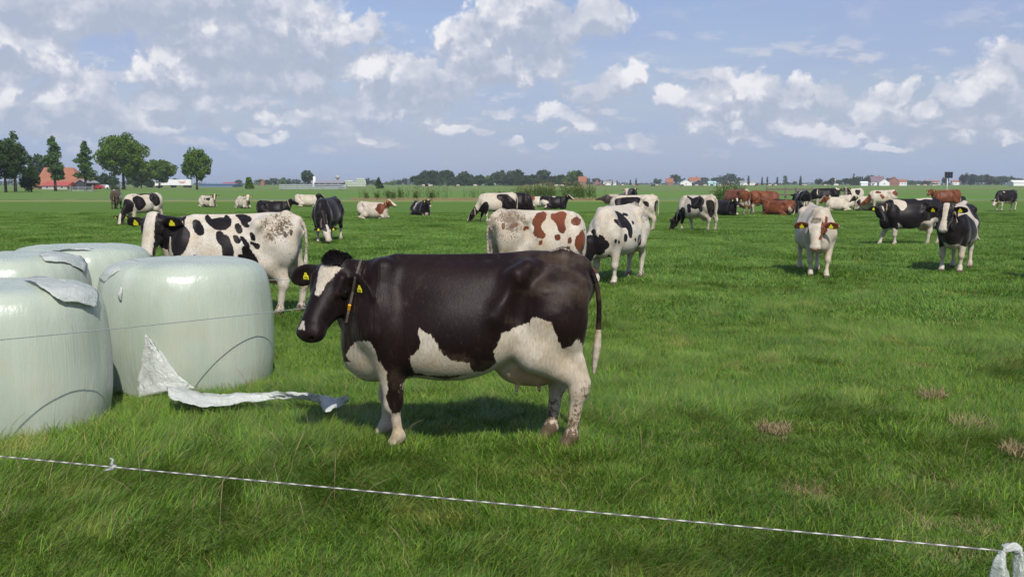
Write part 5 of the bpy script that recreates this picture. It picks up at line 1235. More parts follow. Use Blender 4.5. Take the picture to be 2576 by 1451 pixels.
def tree(px, wpx, top, D, kind='round', mat='green', label='', group=None, seed=0, n=None, trunk=True, cat='tree', name='tree', base=0.0):
    rs = np.random.RandomState(seed + 100); g = AT(px, 466, D); x0 = g.x; sc_ = D / FPX; W = wpx * sc_ / 2; Ht = CAM_H + (462 - top) * sc_; 
    root = empty(name, (x0, D, 0)); tag(root, label, cat, group)
    pxs = 1024 / 2576 * FPX / D; size = max(.20, 1.15 / pxs); size = min(size, Ht * .10)
    lob = []
    if kind == 'round':
        lob.append((0, 0, Ht * .60, W * .62, W * .62, Ht * .28))
        for i in range(22):
            sz = 1 - 2 * (i + .5) / 22; a = i * 2.4 + rs.uniform(-.3, .3); q = math.sqrt(1 - sz * sz); z = .60 + .30 * sz * rs.uniform(.85, 1.1); r = W * q * rs.uniform(.60, .82)
            k_ = rs.uniform(.22, .36); lob.append((math.cos(a) * r, math.sin(a) * r, Ht * z, W * k_, W * k_, Ht * k_ * .38))
        low = .30
    elif kind == 'poplar':
        for i in range(13):
            z = .26 + .70 * i / 12; q = (math.sin(min(1, (z - .16) / .84) ** .7 * math.pi) ** .7) if z < .97 else .2; a = rs.rand() * 6.28; r = W * q * rs.uniform(.1, .6)
            lob.append((math.cos(a) * r, math.sin(a) * r, Ht * z, W * q * rs.uniform(.50, .80) + .3, W * q * .7 + .3, Ht * .06))
        low = .30
    elif kind == 'column':
        for i in range(7): lob.append((rs.uniform(-.1, .1) * W, 0, Ht * (.12 + .13 * i), W * (.95 - .09 * i), W * .8, Ht * .12))
        low = .1
    elif kind == 'cone':
        for i in range(11):
            z = .05 + .09 * i; q = 1 - z * .92; a = rs.rand() * 6.28; lob.append((math.cos(a) * W * .35 * q, math.sin(a) * W * .35 * q, Ht * z, W * q * .8, W * q * .8, Ht * .09))
        low = .05
    elif kind == 'bush':
        for i in range(9): lob.append((rs.uniform(-.6, .6) * W, rs.uniform(-.5, .5) * W, Ht * rs.uniform(.2, .72), W * rs.uniform(.35, .5), W * .4, Ht * rs.uniform(.22, .30)))
        low = .1
    if n is None: n = int(min(5200, max(140, (wpx * (462 - top + 6)) * .36)))
    n = int(n * 1.7)
    V, F, at = leaf_cloud(lob, n, size, rs, .30 if kind != 'bush' else .15)
    V[:, 2] = np.maximum(V[:, 2], .02)
    np_mesh('crown', V, F, LV[mat], root, smooth=False, attrs=at)
    if trunk:
        mb = MB(); tr = max(.06, Ht * .022)
        mb.tube([(0, 0, -.1), (rs.uniform(-.1, .1), 0, Ht * .2), (rs.uniform(-.2, .2), 0, Ht * .45), (0, 0, Ht * .75)], [tr * 1.3, tr, tr * .7, tr * .2], 7)
        for i in range(6):
            a = rs.rand() * 6.28; z = rs.uniform(.3, .55); l = W * rs.uniform(.4, .75)
            mb.tube([(0, 0, Ht * z), (math.cos(a) * l * .5, math.sin(a) * l * .5, Ht * (z + .09)), (math.cos(a) * l, math.sin(a) * l, Ht * (z + .2))], [tr * .45, tr * .3, tr * .08], 5)
        mb.build('trunk', M['bark'], root, True)
    return root
tree(14, 120, 352, 205, 'round', 'dark', 'tall dark spreading tree cut by the left edge of the picture', seed=1, n=5200)
tree(38, 62, 334, 225, 'poplar', 'poplar', 'slim pointed tree rising behind the dark tree at the left edge', seed=2, n=2200)
tree(78, 56, 408, 215, 'bush', 'dark', 'dark bush in front of the orange barn roof, left side', seed=3, cat='bush', name='bush', n=2200)
tree(100, 66, 388, 420, 'round', 'dark', 'rounded tree behind the orange barn roof', seed=4, n=1500)
tree(139, 52, 346, 240, 'poplar', 'poplar', 'slender poplar standing in front of the orange barn', seed=5, n=2600)
tree(215, 46, 358, 250, 'poplar', 'poplar', 'slender loose poplar right of the orange barn', seed=6, n=1900)
tree(311, 132, 334, 300, 'round', 'green', 'largest broad round tree beside the farm', seed=7, n=7500)
tree(400, 92, 398, 380, 'round', 'green', 'lower wide tree in front of the white lorry cab', seed=8, n=3600)
tree(355, 54, 410, 400, 'round', 'dark', 'dark tree between the largest tree and the low wide one', seed=31, n=1600)
tree(495, 80, 372, 300, 'round', 'green', 'lone round tree with a bare trunk right of the white lorry', seed=9, n=3000)
tree(290, 28, 463, 190, 'bush', 'grey', 'small grey-green sapling bush by the farm gate', seed=10, cat='bush', name='bush', n=420)
for i, (px, wd_, tp) in enumerate(((240, 50, 432), (275, 44, 428), (335, 50, 430), (370, 44, 438), (440, 30, 446), (187, 30, 446))):
    tree(px, wd_, tp, 430 + i * 9, 'bush', 'dark', 'dark hedge bush along the foot of the farm trees', 'hedge bushes under the farm trees', seed=40 + i, cat='bush', name='bush', n=700, trunk=False)
tree(627, 26, 447, 335, 'column', 'green', 'upright dense green bush left of the metal rail fence', seed=11, cat='bush', name='bush', n=900)
tree(773, 34, 429, 640, 'round', 'grey', 'single grey-green tree rising left of the pale silo', seed=12, n=1300)
tree(953, 26, 446, 360, 'cone', 'dark', 'small dark cone-shaped tree right of the stacked white bales', seed=13, n=900)
tree(709, 12, 471, 290, 'bush', 'brown', 'small bush at the left end of the metal rail fence', seed=14, cat='bush', name='bush', n=160, trunk=False)
tree(858, 22, 469, 288, 'bush', 'brown', 'brownish bush at the right end of the metal rail fence', seed=15, cat='bush', name='bush', n=260, trunk=False)
rs0 = random.Random(77)
# distant tree rows: (px, width, top, kind, mat)
rowsA = [(600, 22, 452), (652, 30, 449), (672, 26, 451), (690, 30, 447), (710, 26, 445), (724, 24, 449), (745, 26, 450), (808, 18, 455), (925, 24, 446), (940, 28, 452), (985, 40, 450), (1010, 34, 447), (1030, 34, 449)]
for i, (px, wd_, tp) in enumerate(rowsA):
    tree(px, wd_, tp, 900 + 12 * i, 'bush' if i % 3 else 'round', ('grey', 'green', 'dark')[i % 3], 'small distant tree in the hazy row near the far farm', 'distant trees near the far farm', seed=60 + i, n=240)
wood = [(1052, 40, 438, 'dark'), (1075, 50, 430, 'dark'), (1098, 50, 428, 'dark'), (1122, 50, 427, 'dark'), (1148, 40, 434, 'grey'), (1168, 34, 431, 'grey'), (1188, 34, 436, 'grey'), (1206, 30, 441, 'dark'), (1228, 36, 438, 'green'), (1250, 34, 433, 'grey'), (1274, 36, 428, 'grey'), (1300, 42, 427, 'dark'), (1298, 30, 446, 'brown'), (1322, 40, 441, 'dark'), (1345, 40, 436, 'dark'), (1365, 42, 427, 'grey'), (1392, 36, 437, 'brown'), (1412, 34, 439, 'dark'), (1432, 40, 428, 'green'), (1452, 36, 429, 'dark')]
for i, (px, wd_, tp, mt) in enumerate(wood):
    tree(px, wd_, tp, 760 + (i * 37) % 60, 'round' if i % 2 else 'bush', mt, 'tree of the dense wood behind the reeds', 'trees of the distant wood behind the reeds', seed=90 + i, n=900)
    tree(px + 9, 34, 447, 745 + (i * 23) % 40, 'bush', 'dark', 'low undergrowth bush along the edge of the distant wood', 'undergrowth of the distant wood', seed=120 + i, n=300, cat='bush', name='bush', trunk=False)
rowsB = [(1478, 34, 445), (1500, 26, 447), (1520, 24, 450), (1532, 24, 452), (1655, 26, 446), (1698, 30, 438), (1775, 26, 451), (1800, 26, 446), (1818, 30, 441), (1838, 36, 436), (1860, 30, 444), (1772, 30, 446), (1740, 30, 450), (1715, 26, 449), (2000, 12, 454)]
for i, (px, wd_, tp) in enumerate(rowsB):
    tree(px, wd_, tp, 1150 + 15 * i, 'round' if i % 2 else 'bush', ('grey', 'dark')[i % 2], 'distant tree on the horizon right of the wood', 'distant trees on the horizon in the centre', seed=160 + i, n=260)
for i, (px, tp, wd_) in enumerate([(1586, 452, 6), (1600, 450, 7), (1540, 455, 6), (1552, 454, 5), (1722, 447, 6), (1735, 448, 6), (1883, 443, 8), (1917, 446, 6), (1930, 445, 6), (1955, 445, 7), (2012, 449, 4), (1975, 443, 20)]):
    tree(px, wd_, tp, 1100 + 9 * i, 'column', 'dark', 'tiny slim tree standing alone on the horizon', 'slim single trees on the horizon', seed=190 + i, n=90)
rowsC = [(2092, 18, 447), (2110, 20, 452), (2128, 24, 448), (2140, 26, 446), (2152, 30, 446), (2060, 22, 450), (2075, 22, 454), (2190, 36, 441), (2170, 24, 452), (2236, 30, 446), (2290, 40, 453), (2320, 40, 454), (2345, 36, 455), (2378, 20, 445), (2425, 26, 438), (2440, 30, 434), (2462, 34, 441), (2478, 36, 438), (2500, 36, 441), (2520, 40, 442), (2540, 30, 444), (2556, 26, 447), (2568, 20, 449)]
for i, (px, wd_, tp) in enumerate(rowsC):
    tree(px, wd_, tp, 1000 + 8 * i, 'round' if i % 3 else 'bush', ('dark', 'grey', 'dark')[i % 3], 'dark distant tree on the horizon at the right', 'distant trees on the horizon at the right', seed=220 + i, n=420)
for i in range(9):
    tree(2147 + i * 4.4, 4.2, (440, 446, 446, 445, 446, 445, 447, 446, 447)[i] - 1, 980, 'column', 'dark', 'thin poplar of the close poplar row at the right horizon', 'poplar row at the right horizon', seed=260 + i, n=70)
tree(2014, 5, 442, 1010, 'column', 'dark', 'thin dark poplar rising over the right end of the wooden rail', seed=280, n=80)
# low far hedgerows that read as one mass
V = []; F = []; A = []
rs = np.random.RandomState(8)
for (x0, x1, D, h) in ((480, 1060, 1500, 3.2), (1460, 2120, 1700, 3.6), (2090, 2620, 1500, 4.0), (-60, 480, 1200, 5.0)):
    g0 = AT(x0, 462, D).x; g1 = AT(x1, 462, D).x; n = int((x1 - x0) * 2.2)
    X = rs.uniform(g0, g1, n); hh = h * (.35 + 1.0 * fbm(X / 30 + D, np.zeros(n), 3)); Z = rs.rand(n) * hh
    lob = np.stack([X, D + rs.uniform(-4, 4, n), Z], 1); s = rs.uniform(1.0, 2.0, n)
    a = rs.normal(size=(n, 3)); a /= np.linalg.norm(a, axis=1)[:, None]; b = np.cross(a, rs.normal(size=(n, 3))); b /= np.linalg.norm(b, axis=1)[:, None]
    vv = np.stack([lob - a * s[:, None], lob + b * s[:, None] * .6, lob + a * s[:, None], lob - b * s[:, None] * .6], 1).reshape(-1, 3)
    V.append(vv); A.append(np.repeat(rs.rand(n), 4))
V = np.concatenate(V); tag(np_mesh('hedgerow', V, np.arange(len(V)).reshape(-1, 4), LV['dark'], smooth=False, attrs={'rnd': np.concatenate(A)}), 'low dark hedgerows along the far horizon', 'hedge', kind='stuff')

# ------------------------------------------------------------------ buildings
M['tile'] = simple_mat('orange_roof_tiles', (0.28, 0.12, 0.07), 0.85, 0.2, nscale=.6, namt=0.25)
M['redroof'] = simple_mat('red_sheet_roof', (0.36, 0.075, 0.06), 0.6, 0.3, nscale=1, namt=0.15)
M['brick'] = simple_mat('brick_wall', (0.26, 0.13, 0.09), 0.9, 0.2, nscale=2, namt=0.2)
M['render'] = simple_mat('grey_wall', (0.38, 0.36, 0.33), 0.9, 0.2, nscale=1, namt=0.15)
M['pale'] = simple_mat('white_painted_wall', (0.68, 0.68, 0.66), 0.7, 0.3, nscale=1, namt=0.06)
M['slate'] = simple_mat('grey_corrugated_roof', (0.25, 0.24, 0.25), 0.7, 0.3, nscale=.8, namt=0.2)
M['dkwall'] = simple_mat('dark_barn_wall', (0.045, 0.05, 0.055), 0.8, 0.2, nscale=1)
M['glass'] = simple_mat('window_glass', (0.03, 0.04, 0.05), 0.1, 0.6)
M['blue'] = simple_mat('blue_grey_cladding', (0.10, 0.17, 0.27), 0.5, 0.4, nscale=.5)
M['teal'] = simple_mat('pale_teal_sheet', (0.36, 0.52, 0.52), 0.5, 0.4, nscale=.5)
M['purple'] = simple_mat('slate_purple_roof', (0.16, 0.11, 0.13), 0.7, 0.3, nscale=.7)
def house(px0, px1, eave, ridge, D, wall, roof, label, name='farmhouse', cat='house', depth=None, rz=0.0, hip=.0, ridge_in=(0, 0), windows=3, chimney=False, group=None, face='side', door=True):
    s = D / FPX; x0 = AT(px0, 462, D).x; x1 = AT(px1, 462, D).x; we = max(CAM_H + (462 - eave) * s, .6); wr = CAM_H + (462 - ridge) * s; W = x1 - x0; dp = depth or W * .6
    root = empty(name, ((x0 + x1) / 2, D + dp / 2, 0), R(rz)); tag(root, label, cat, group)
    hx, hy = W / 2, dp / 2
    mb = MB()
    if face == 'side':   # ridge runs across the view
        mb.box((0, 0, we / 2), (W - .2, dp - .2, we)); mb.build('wall', M[wall], root)
        rl, rr = -hx + ridge_in[0] * W, hx - ridge_in[1] * W; mb = MB(); o = .25
        v = [(-hx - o, -hy - o, we - .12), (hx + o, -hy - o, we - .12), (hx + o, hy + o, we - .12), (-hx - o, hy + o, we - .12), (rl - o * (ridge_in[0] == 0), 0, wr), (rr + o * (ridge_in[1] == 0), 0, wr)]
        mb.add(v, [(0, 1, 5, 4), (2, 3, 4, 5), (3, 0, 4), (1, 2, 5), (3, 2, 1, 0)]); r_ = mb.build('roof', M[roof], root)
    else:                # gable towards the view
        v = [(-hx, -hy, 0), (hx, -hy, 0), (hx, hy, 0), (-hx, hy, 0), (-hx, -hy, we), (hx, -hy, we), (hx, hy, we), (-hx, hy, we), (0, -hy, wr - .1), (0, hy, wr - .1)]
        mb.add(v, [(0, 1, 5, 8, 4), (3, 7, 9, 6, 2), (0, 4, 7, 3), (1, 2, 6, 5)]); mb.build('wall', M[wall], root); mb = MB(); o = .3
        v = [(-hx - o, -hy - o, we - .1), (0, -hy - o, wr + .08), (hx + o, -hy - o, we - .1), (-hx - o, hy + o, we - .1), (0, hy + o, wr + .08), (hx + o, hy + o, we - .1)]
        v2 = [(a, b, c - .18) for a, b, c in v]; mb.add(v + v2, [(0, 1, 4, 3), (1, 2, 5, 4), (9, 10, 7, 6), (10, 11, 8, 7), (0, 6, 7, 1), (1, 7, 8, 2), (3, 4, 10, 9), (4, 5, 11, 10), (0, 3, 9, 6), (2, 8, 11, 5)]); r_ = mb.build('roof', M[roof], root)
    if chimney: mb = MB(); mb.box((hx * .3, 0, wr + .3), (.7, .7, 1.2)); mb.build('chimney', M['brick'], r_)
    for k in range(windows):
        x = -hx + W * (k + .7) / (windows + .4); mb = MB(); ww = min(1.3, W / windows * .35); mb.box((x, -hy + .08, min(we * .55, 1.8)), (ww, .12, min(we * .45, 1.1))); f = mb.build('window', M['pale'], root)
        mb = MB(); mb.box((x, -hy + .02, min(we * .55, 1.8)), (ww * .8, .05, min(we * .45, 1.1) * .8)); mb.build('pane', M['glass'], f)
    if door: mb = MB(); mb.box((-hx + W * .12, -hy + .07, min(we, 2.1) / 2), (min(1.1, W * .1), .12, min(we, 2.1) * .98)); mb.build('door', M['dkwall'], root)
    return root
house(86, 196, 467, 421, 330, 'brick', 'tile', 'big farm barn with steep orange tiled roof behind the poplar', 'barn', 'barn', depth=16, ridge_in=(0, .33), windows=0, chimney=False)
house(104, 168, 466.5, 457.5, 318, 'render', 'redroof', 'low grey annex with red sheet roof in front of the orange barn', 'annex', 'shed', depth=8, windows=3, door=False)
house(190, 214, 459, 452, 322, 'dkwall', 'slate', 'small grey shed with white gable edge right of the orange barn', 'shed', 'shed', depth=10, face='gable', windows=1)
house(205, 232, 462, 446, 420, 'brick', 'tile', 'little house with orange roof hidden between the farm trees', 'house', 'house', windows=1)
house(790, 862, 460.5, 454.0, 620, 'dkwall', 'slate', 'long cattle barn with grey corrugated roof beside the pale silo', 'cattle_barn', 'barn', depth=22, windows=4, ridge_in=(0, .0))
house(783, 803, 460.5, 453.5, 660, 'dkwall', 'slate', 'smaller dark-roofed barn behind the long cattle barn', 'cattle_barn', 'barn', depth=14, windows=0)
house(500, 585, 464, 461.5, 520, 'blue', 'blue', 'long low blue greenhouse near the white lorry', 'greenhouse', 'greenhouse', depth=20, windows=0, door=False)
house(556, 586, 461.5, 458.6, 800, 'redroof', 'redroof', 'far red factory roof behind the blue greenhouse', 'warehouse', 'warehouse', depth=20, windows=0, door=False)
house(655, 665, 461, 451, 800, 'brick', 'tile', 'tiny red-roofed house left of the far trees', 'house', 'house', windows=0, face='gable')
house(1456, 1475, 458, 444, 740, 'brick', 'tile', 'house with steep orange roof at the right end of the distant wood', 'house', 'house', windows=2)
house(1496, 1508, 460, 452, 1100, 'brick', 'redroof', 'small red-roofed house on the horizon right of the wood', 'house', 'house', windows=1, face='gable')
house(1518, 1552, 459, 455, 1150, 'pale', 'slate', 'long pale shed on the horizon right of the wood', 'shed', 'shed', windows=3)
house(1676, 1694, 459, 448.5, 1000, 'brick', 'tile', 'red-roofed house beside the round tree on the horizon', 'house', 'house', windows=1)
house(1712, 1740, 459.5, 452, 900, 'pale', 'teal', 'white gabled shed left of the orange-roofed barn', 'shed', 'shed', face='gable', windows=1)
house(1744, 1772, 460, 453, 905, 'dkwall', 'slate', 'dark open shed beside the white gabled one', 'shed', 'shed', face='gable', windows=0)
house(1735, 1763, 457, 446, 1000, 'pale', 'tile', 'large orange-roofed farmhouse on the centre horizon', 'farmhouse', 'house', windows=3, chimney=True)
house(1782, 1802, 460, 456, 800, 'teal', 'teal', 'pale teal covered feed clamp on the centre horizon', 'feed_clamp', 'shed', windows=0, door=False)
house(1862, 1900, 459, 455, 1200, 'pale', 'slate', 'pale low houses behind the cattails', 'house', 'house', windows=3)
house(2095, 2110, 458, 449, 1100, 'pale', 'tile', 'tiny white house with pointed roof near the right poplars', 'house', 'house', face='gable', windows=1)
house(2192, 2226, 458, 443.5, 900, 'pale', 'purple', 'farmhouse with large purple-grey roof on the right horizon', 'farmhouse', 'house', windows=3, chimney=True)
house(2212, 2238, 458.5, 450, 870, 'pale', 'slate', 'grey-roofed gabled barn between the two right farmhouses', 'barn', 'barn', face='gable', windows=1)
house(2238, 2262, 457, 445.5, 880, 'brick', 'tile', 'farmhouse with steep orange roof on the right horizon', 'farmhouse', 'house', face='gable', windows=2)
house(2258, 2282, 457.5, 451.5, 885, 'pale', 'tile', 'long low orange-roofed wing of the right farm', 'barn', 'barn', windows=3)
house(2166, 2184, 460, 456.5, 820, 'pale', 'pale', 'white container left of the purple-roofed farmhouse', 'container', 'container', windows=0, door=False)
house(2330, 2366, 458, 454, 1300, 'pale', 'tile', 'row of tiny far houses left of the solar panel', 'house', 'house', windows=4)
house(2396, 2414, 458, 453.5, 1250, 'pale', 'tile', 'tiny far white house right of the solar panel', 'house', 'house', windows=1)
house(2550, 2600, 459, 453.5, 800, 'pale', 'pale', 'white flat warehouse cut by the right edge of the picture', 'warehouse', 'warehouse', windows=0, door=False)
# silo and water tower
def lathe(mb, prof, c=(0, 0, 0), n=16, m=0):
    vs = []; fs = []
    for r, z in prof:
        for k in range(n): a = 2 * math.pi * k / n; vs.append((c[0] + r * math.cos(a), c[1] + r * math.sin(a), c[2] + z))
    for i in range(len(prof) - 1):
        for k in range(n): fs.append((i * n + k, i * n + (k + 1) % n, (i + 1) * n + (k + 1) % n, (i + 1) * n + k))
    mb.add(vs, fs + [tuple(range((len(prof) - 1) * n, len(prof) * n))], m)
g = AT(790, 462, 640); si = empty('silo', (g.x, 640, 0)); tag(si, 'pale round feed silo between the tree and the cattle barn', 'silo')
mb = MB(); lathe(mb, [(1.1, 0), (1.1, 5.4), (.7, 6.1), (.1, 6.4)]); mb.build('tank', M['pale'], si, True)
g = AT(849.5, 462, 1500); wt = empty('water_tower', (g.x, 1500, 0)); tag(wt, 'far water tower with wide head above the cattle barn', 'water tower')
mb = MB(); lathe(mb, [(1.7, 0), (1.5, 9.0)]); mb.build('shaft', M['brick'], wt, True)
mb = MB(); lathe(mb, [(1.6, 9), (3.6, 10.3), (3.6, 12.6), (2.8, 13.4), (.3, 13.8)]); mb.build('tank', M['render'], wt, True)
mb = MB(); mb.tube([(0, 0, 13.6), (0, 0, 16.5)], .25, 6); mb.build('antenna', M['render'], wt)
# stacked wrapped bales by the barn
bm = MB(); lathe(bm, [(0.01, 0), (.62, 0), (.72, .15), (.74, .6), (.70, 1.05), (.5, 1.2), (.01, 1.22)], n=12)
b0 = bm.build('stacked_bale', M['film'], None, True); first = True
for (x0, x1, n, k) in ((866, 889, 7, 3), (893, 917, 7, 4)):
    for i in range(n):
        for j in range(k if 0 < i < n - 1 else k - 1 - (i == 0)):
            p = AT(x0 + (x1 - x0) * i / (n - 1), 462, 545); o = b0 if first else b0.copy()
            if not first: COL.objects.link(o)
            first = False; o.location = (p.x + (j % 2) * .25, 545, j * 1.15); tag(o, 'white wrapped bale in the distant stacks beside the cattle barn', 'bale', 'white bales stacked by the far farm')
# metal rail fence
g0 = AT(702, 462, 275).x; g1 = AT(872, 462, 275).x
M['steel'] = simple_mat('galvanised_rail', (0.42, 0.44, 0.48), 0.45, 0.5, nscale=1.5, namt=0.15, metal=0.3); M['wood'] = simple_mat('weathered_wood', (0.20, 0.17, 0.14), 0.9, 0.2, nscale=5, namt=0.35)
fc = empty('rail_fence', ((g0 + g1) / 2, 275, 0)); tag(fc, 'long fence of three horizontal metal rails before the far farm', 'fence'); hw = (g1 - g0) / 2
for z in (.45, .92, 1.42):
    mb = MB()
    for (dz_, dy_) in ((-.09, 0), (0, -.05), (.09, 0)): mb.box((0, -.12 + dy_, z + dz_), (hw * 2, .05, .10))
    mb.build('rail', M['steel'], fc)
for i in range(6): mb = MB(); mb.box((-hw + hw * 2 * (i + .5) / 5.4 * .98, .05, .85), (.22, .16, 1.75)); mb.build('post', M['wood'], fc)
# farm gate left and a concrete trough by the right herd
g = AT(205, 462, 205); gt = empty('metal_gate', (g.x, 205, 0)); tag(gt, 'galvanised tube gate in front of the farm yard, left', 'gate'); mb = MB()
for z in (.3, .6, .9, 1.15): mb.tube([(-2, 0, z), (2, 0, z)], .03, 6)
for x in (-2, -.7, .7, 2): mb.tube([(x, 0, .2), (x, 0, 1.2)], .03, 6)
mb.build('frame', M['steel'], gt)
for x in (-2.3, 2.3): mb = MB(); mb.box((x, 0, .75), (.3, .3, 1.5)); mb.build('post', M['wood'], gt)
# wooden rail fence by the herd
wf = empty('wooden_fence', (0, 0, 0)); tag(wf, 'weathered wooden rail fence behind the black and white cows, right', 'fence')
pA, pB, pC = AT(1925, 462, 92), AT(2085, 462, 88), AT(2130, 462, 74)
for a, b in ((pA, pB), (pB, pC)):
    for z in (.78, 1.28):
        mb = MB(); d = Vector((b.x - a.x, b.y - a.y, 0)); mb.box(((a.x + b.x) / 2, (a.y + b.y) / 2 - .1, z), (d.length, .05, .17), math.atan2(d.y, d.x)); mb.build('rail', M['wood'], wf)
for px, D in ((1930, 92), (1977, 91), (2003, 90), (2045, 89), (2085, 88), (2108, 81), (2128, 74)):
    p = AT(px, 462, D); mb = MB(); mb.tube([(p.x, p.y, -.05), (p.x, p.y, 1.5)], .085, 8); mb.build('post', M['wood'], wf)
# solar panel on its post
g = AT(2383, 462, 92); sp = empty('solar_panel', (g.x, 92, 0)); tag(sp, 'solar panel array on a tall pole above the brown cow', 'solar panel')
mb = MB(); mb.tube([(0, 0, 0), (0, 0, 2.4)], .045, 8); mb.build('pole', M['steel'], sp, True)
mb = MB(); mb.box((.08, -.05, 2.60), (.76, .05, .60)); fr_ = mb.build('frame', M['steel'], sp)
for i in range(3): mb = MB(); mb.box((.08 + (i - 1) * .245, -.085, 2.60), (.225, .02, .55)); mb.build('panel', simple_mat('solar_cells', (.012, .014, .03), .15, .6) if i == 0 else bpy.data.materials['solar_cells'], sp)
mb = MB(); mb.tube([(-.33, -.05, 2.3), (-.33, -.05, 2.98)], .012, 6); mb.build('bracket', M['steel'], sp)
# white lorry
D = 450; g = AT(437, 462, D); lo = empty('lorry', (g.x, D, 0)); tag(lo, 'white articulated lorry with a red logo parked behind the farm trees', 'lorry')
mb = MB(); mb.box((1.4, 0, 2.35), (13.4, 2.5, 2.5)); tr_ = mb.build('trailer', M['pale'], lo)
mb = MB(); mb.box((-6.9, 0, 1.95), (2.2, 2.4, 2.3)); mb.box((-7.9, 0, 1.3), (.5, 2.3, 1.0)); cb = mb.build('cab', M['pale'], lo)
mb = MB(); mb.box((-7.2, -1.22, 2.45), (1.1, .06, .8)); mb.build('window', M['glass'], cb)
for x in (-7.2, -5.9, 5.0, 6.1, 7.2):
    mb = MB(); vs = []
    for s_ in (-1, 1):
        mb.tube([(x, s_ * 1.05 - .15, .5), (x, s_ * 1.05 + .15, .5)], .5, 14)
    mb.build('wheel', simple_mat('tyre_rubber', (.02, .02, .02), .8) if 'tyre_rubber' not in bpy.data.materials else bpy.data.materials['tyre_rubber'], lo)
M['logo'] = simple_mat('logo_red', (0.45, 0.03, 0.05), 0.5); mb = MB()
def stroke(pts, w): 
    for (a, b), (c, d_) in zip(pts[:-1], pts[1:]):
        n_ = Vector((-(d_ - b), c - a)).normalized() * w / 2
        mb.add([(a - n_.x, -1.262, b - n_.y), (c - n_.x, -1.262, d_ - n_.y), (c + n_.x, -1.262, d_ + n_.y), (a + n_.x, -1.262, b + n_.y)], [(0, 1, 2, 3)])
stroke([(2.9, 3.2), (2.75, 2.5), (2.95, 1.9)], .22); stroke([(3.3, 2.9), (3.7, 1.75), (4.15, 2.8), (4.6, 1.75), (5.0, 2.9)], .26); stroke([(5.35, 3.2), (5.5, 2.5), (5.3, 1.9)], .22)
mb.build('logo', M['logo'], tr_)
# parked cars in the farm yard
M['carw'] = simple_mat('car_paint_white', (.7, .7, .7), .3, .5); M['carr'] = simple_mat('car_paint_red', (.35, .03, .03), .3, .5); M['carg'] = simple_mat('car_paint_grey', (.18, .2, .22), .3, .5)
for px, D, mt, lb in ((245, 330, 'carr', 'small red car parked in the farm yard'), (262, 332, 'carw', 'small white car parked in the farm yard'), (300, 335, 'carg', 'small grey car parked in the farm yard')):
    g = AT(px, 462, D); cr = empty('parked_car', (g.x, D, 0)); tag(cr, lb, 'car')
    mb = MB(); pr = [(-2.1, .3), (-2.1, .8), (-1.3, .95), (-.7, 1.4), (.8, 1.42), (1.5, .98), (2.1, .85), (2.1, .3)]
    for s_ in (-1, 1): pass
    n_ = len(pr); vs = [(x, y_ * (1 if z < 1 else .85), z) for y_ in (-.85, .85) for x, z in pr]
    mb.add(vs, [tuple(range(n_)), tuple(reversed(range(n_, 2 * n_)))] + [((j + 1) % n_, j, n_ + j, n_ + (j + 1) % n_) for j in range(n_)]); mb.build('body', M[mt], cr)
    mb = MB(); mb.box((0, -.80, 1.15), (1.7, .06, .32)); mb.build('window', M['glass'], cr)
    for x in (-1.3, 1.3):
        mb = MB(); mb.tube([(x, -.9, .32), (x, -.65, .32)], .32, 12); mb.build('wheel', bpy.data.materials['tyre_rubber'], cr)

# ------------------------------------------------------------------ reeds, cattails and weeds along the ditch
def stems(spots, H, seed, leaf=.30, nleaf=6, plume=.16, lean=.12):
    rs = np.random.RandomState(seed); V = []; F = []; U = []; Rn = []
    def quad(p, q, w, u0, u1, r):
        b = len(V); d = np.array(q) - np.array(p); s = np.array((1.0, rs.uniform(-.5, .5), 0)) * w / 2
        if abs(d[0]) > abs(d[2]): s = np.array((0, rs.uniform(-.3, .3), 1.0)) * w / 2
        V.extend([p - s, p + s, q + s * .35, q - s * .35]); F.append((b, b + 1, b + 2, b + 3)); U.extend([u0, u0, u1, u1]); Rn.extend([r] * 4)
    for (x, y) in spots:
        h = rs.uniform(*H); a = rs.rand() * 6.28; l = rs.uniform(0, lean) * h; p0 = np.array((x, y, 0.)); p1 = p0 + (math.cos(a) * l * .3, 0, h * .55); p2 = p0 + (math.cos(a) * l, 0, h); r = rs.rand() * .8
        quad(p0, p1, .014, 0, .5, r); quad(p1, p2, .010, .5, 1, r)
        for k in range(nleaf):
            u = rs.uniform(.15, .95); c = p0 + (p2 - p0) * u; b_ = rs.rand() * 6.28; ll = leaf * rs.uniform(.6, 1.2); q = c + np.array((math.cos(b_) * ll * .75, math.sin(b_) * ll * .5, ll * rs.uniform(.1, .7))); quad(c, q, .035, .6, 1, r)
        if plume and rs.rand() < .5:
            quad(p2, p2 + np.array((math.cos(a) * .05, 0, plume)), .05, 1, 1, .97)
    return np.array(V), np.array(F), {'up': np.array(U), 'rnd': np.array(Rn)}
rs = np.random.RandomState(31); sp_ = []
for i in range(2600):
    px = rs.uniform(900, 1525); w_ = .22 + (.9 if px > 1285 else .25) * fbm(np.array([px / 30.]), np.array([3.]), 3)[0] * 1.3
    if px > 1500: w_ *= .5
    if rs.rand() < w_ - .28: D = rs.uniform(110.5, 113.5); sp_.append((AT(px, 462, D).x, D))
V, F, at = stems(sp_, (.9, 1.75), 5)
hx_ = V[:, 0]; V[:, 2] *= .55 + .55 * fbm(hx_ * .25, hx_ * 0, 3) + .15 * (hx_ > AT(1285, 462, 112).x)
tag(np_mesh('reed_bed', V, F, M['reed'], smooth=False, attrs=at), 'tall green reeds with dark plumes along the ditch in the centre', 'reeds', kind='stuff')
sp_ = []
for i in range(3000): px = rs.uniform(880, 1560); D = rs.uniform(106.5, 110.5); sp_.append((AT(px, 462, D).x, D))
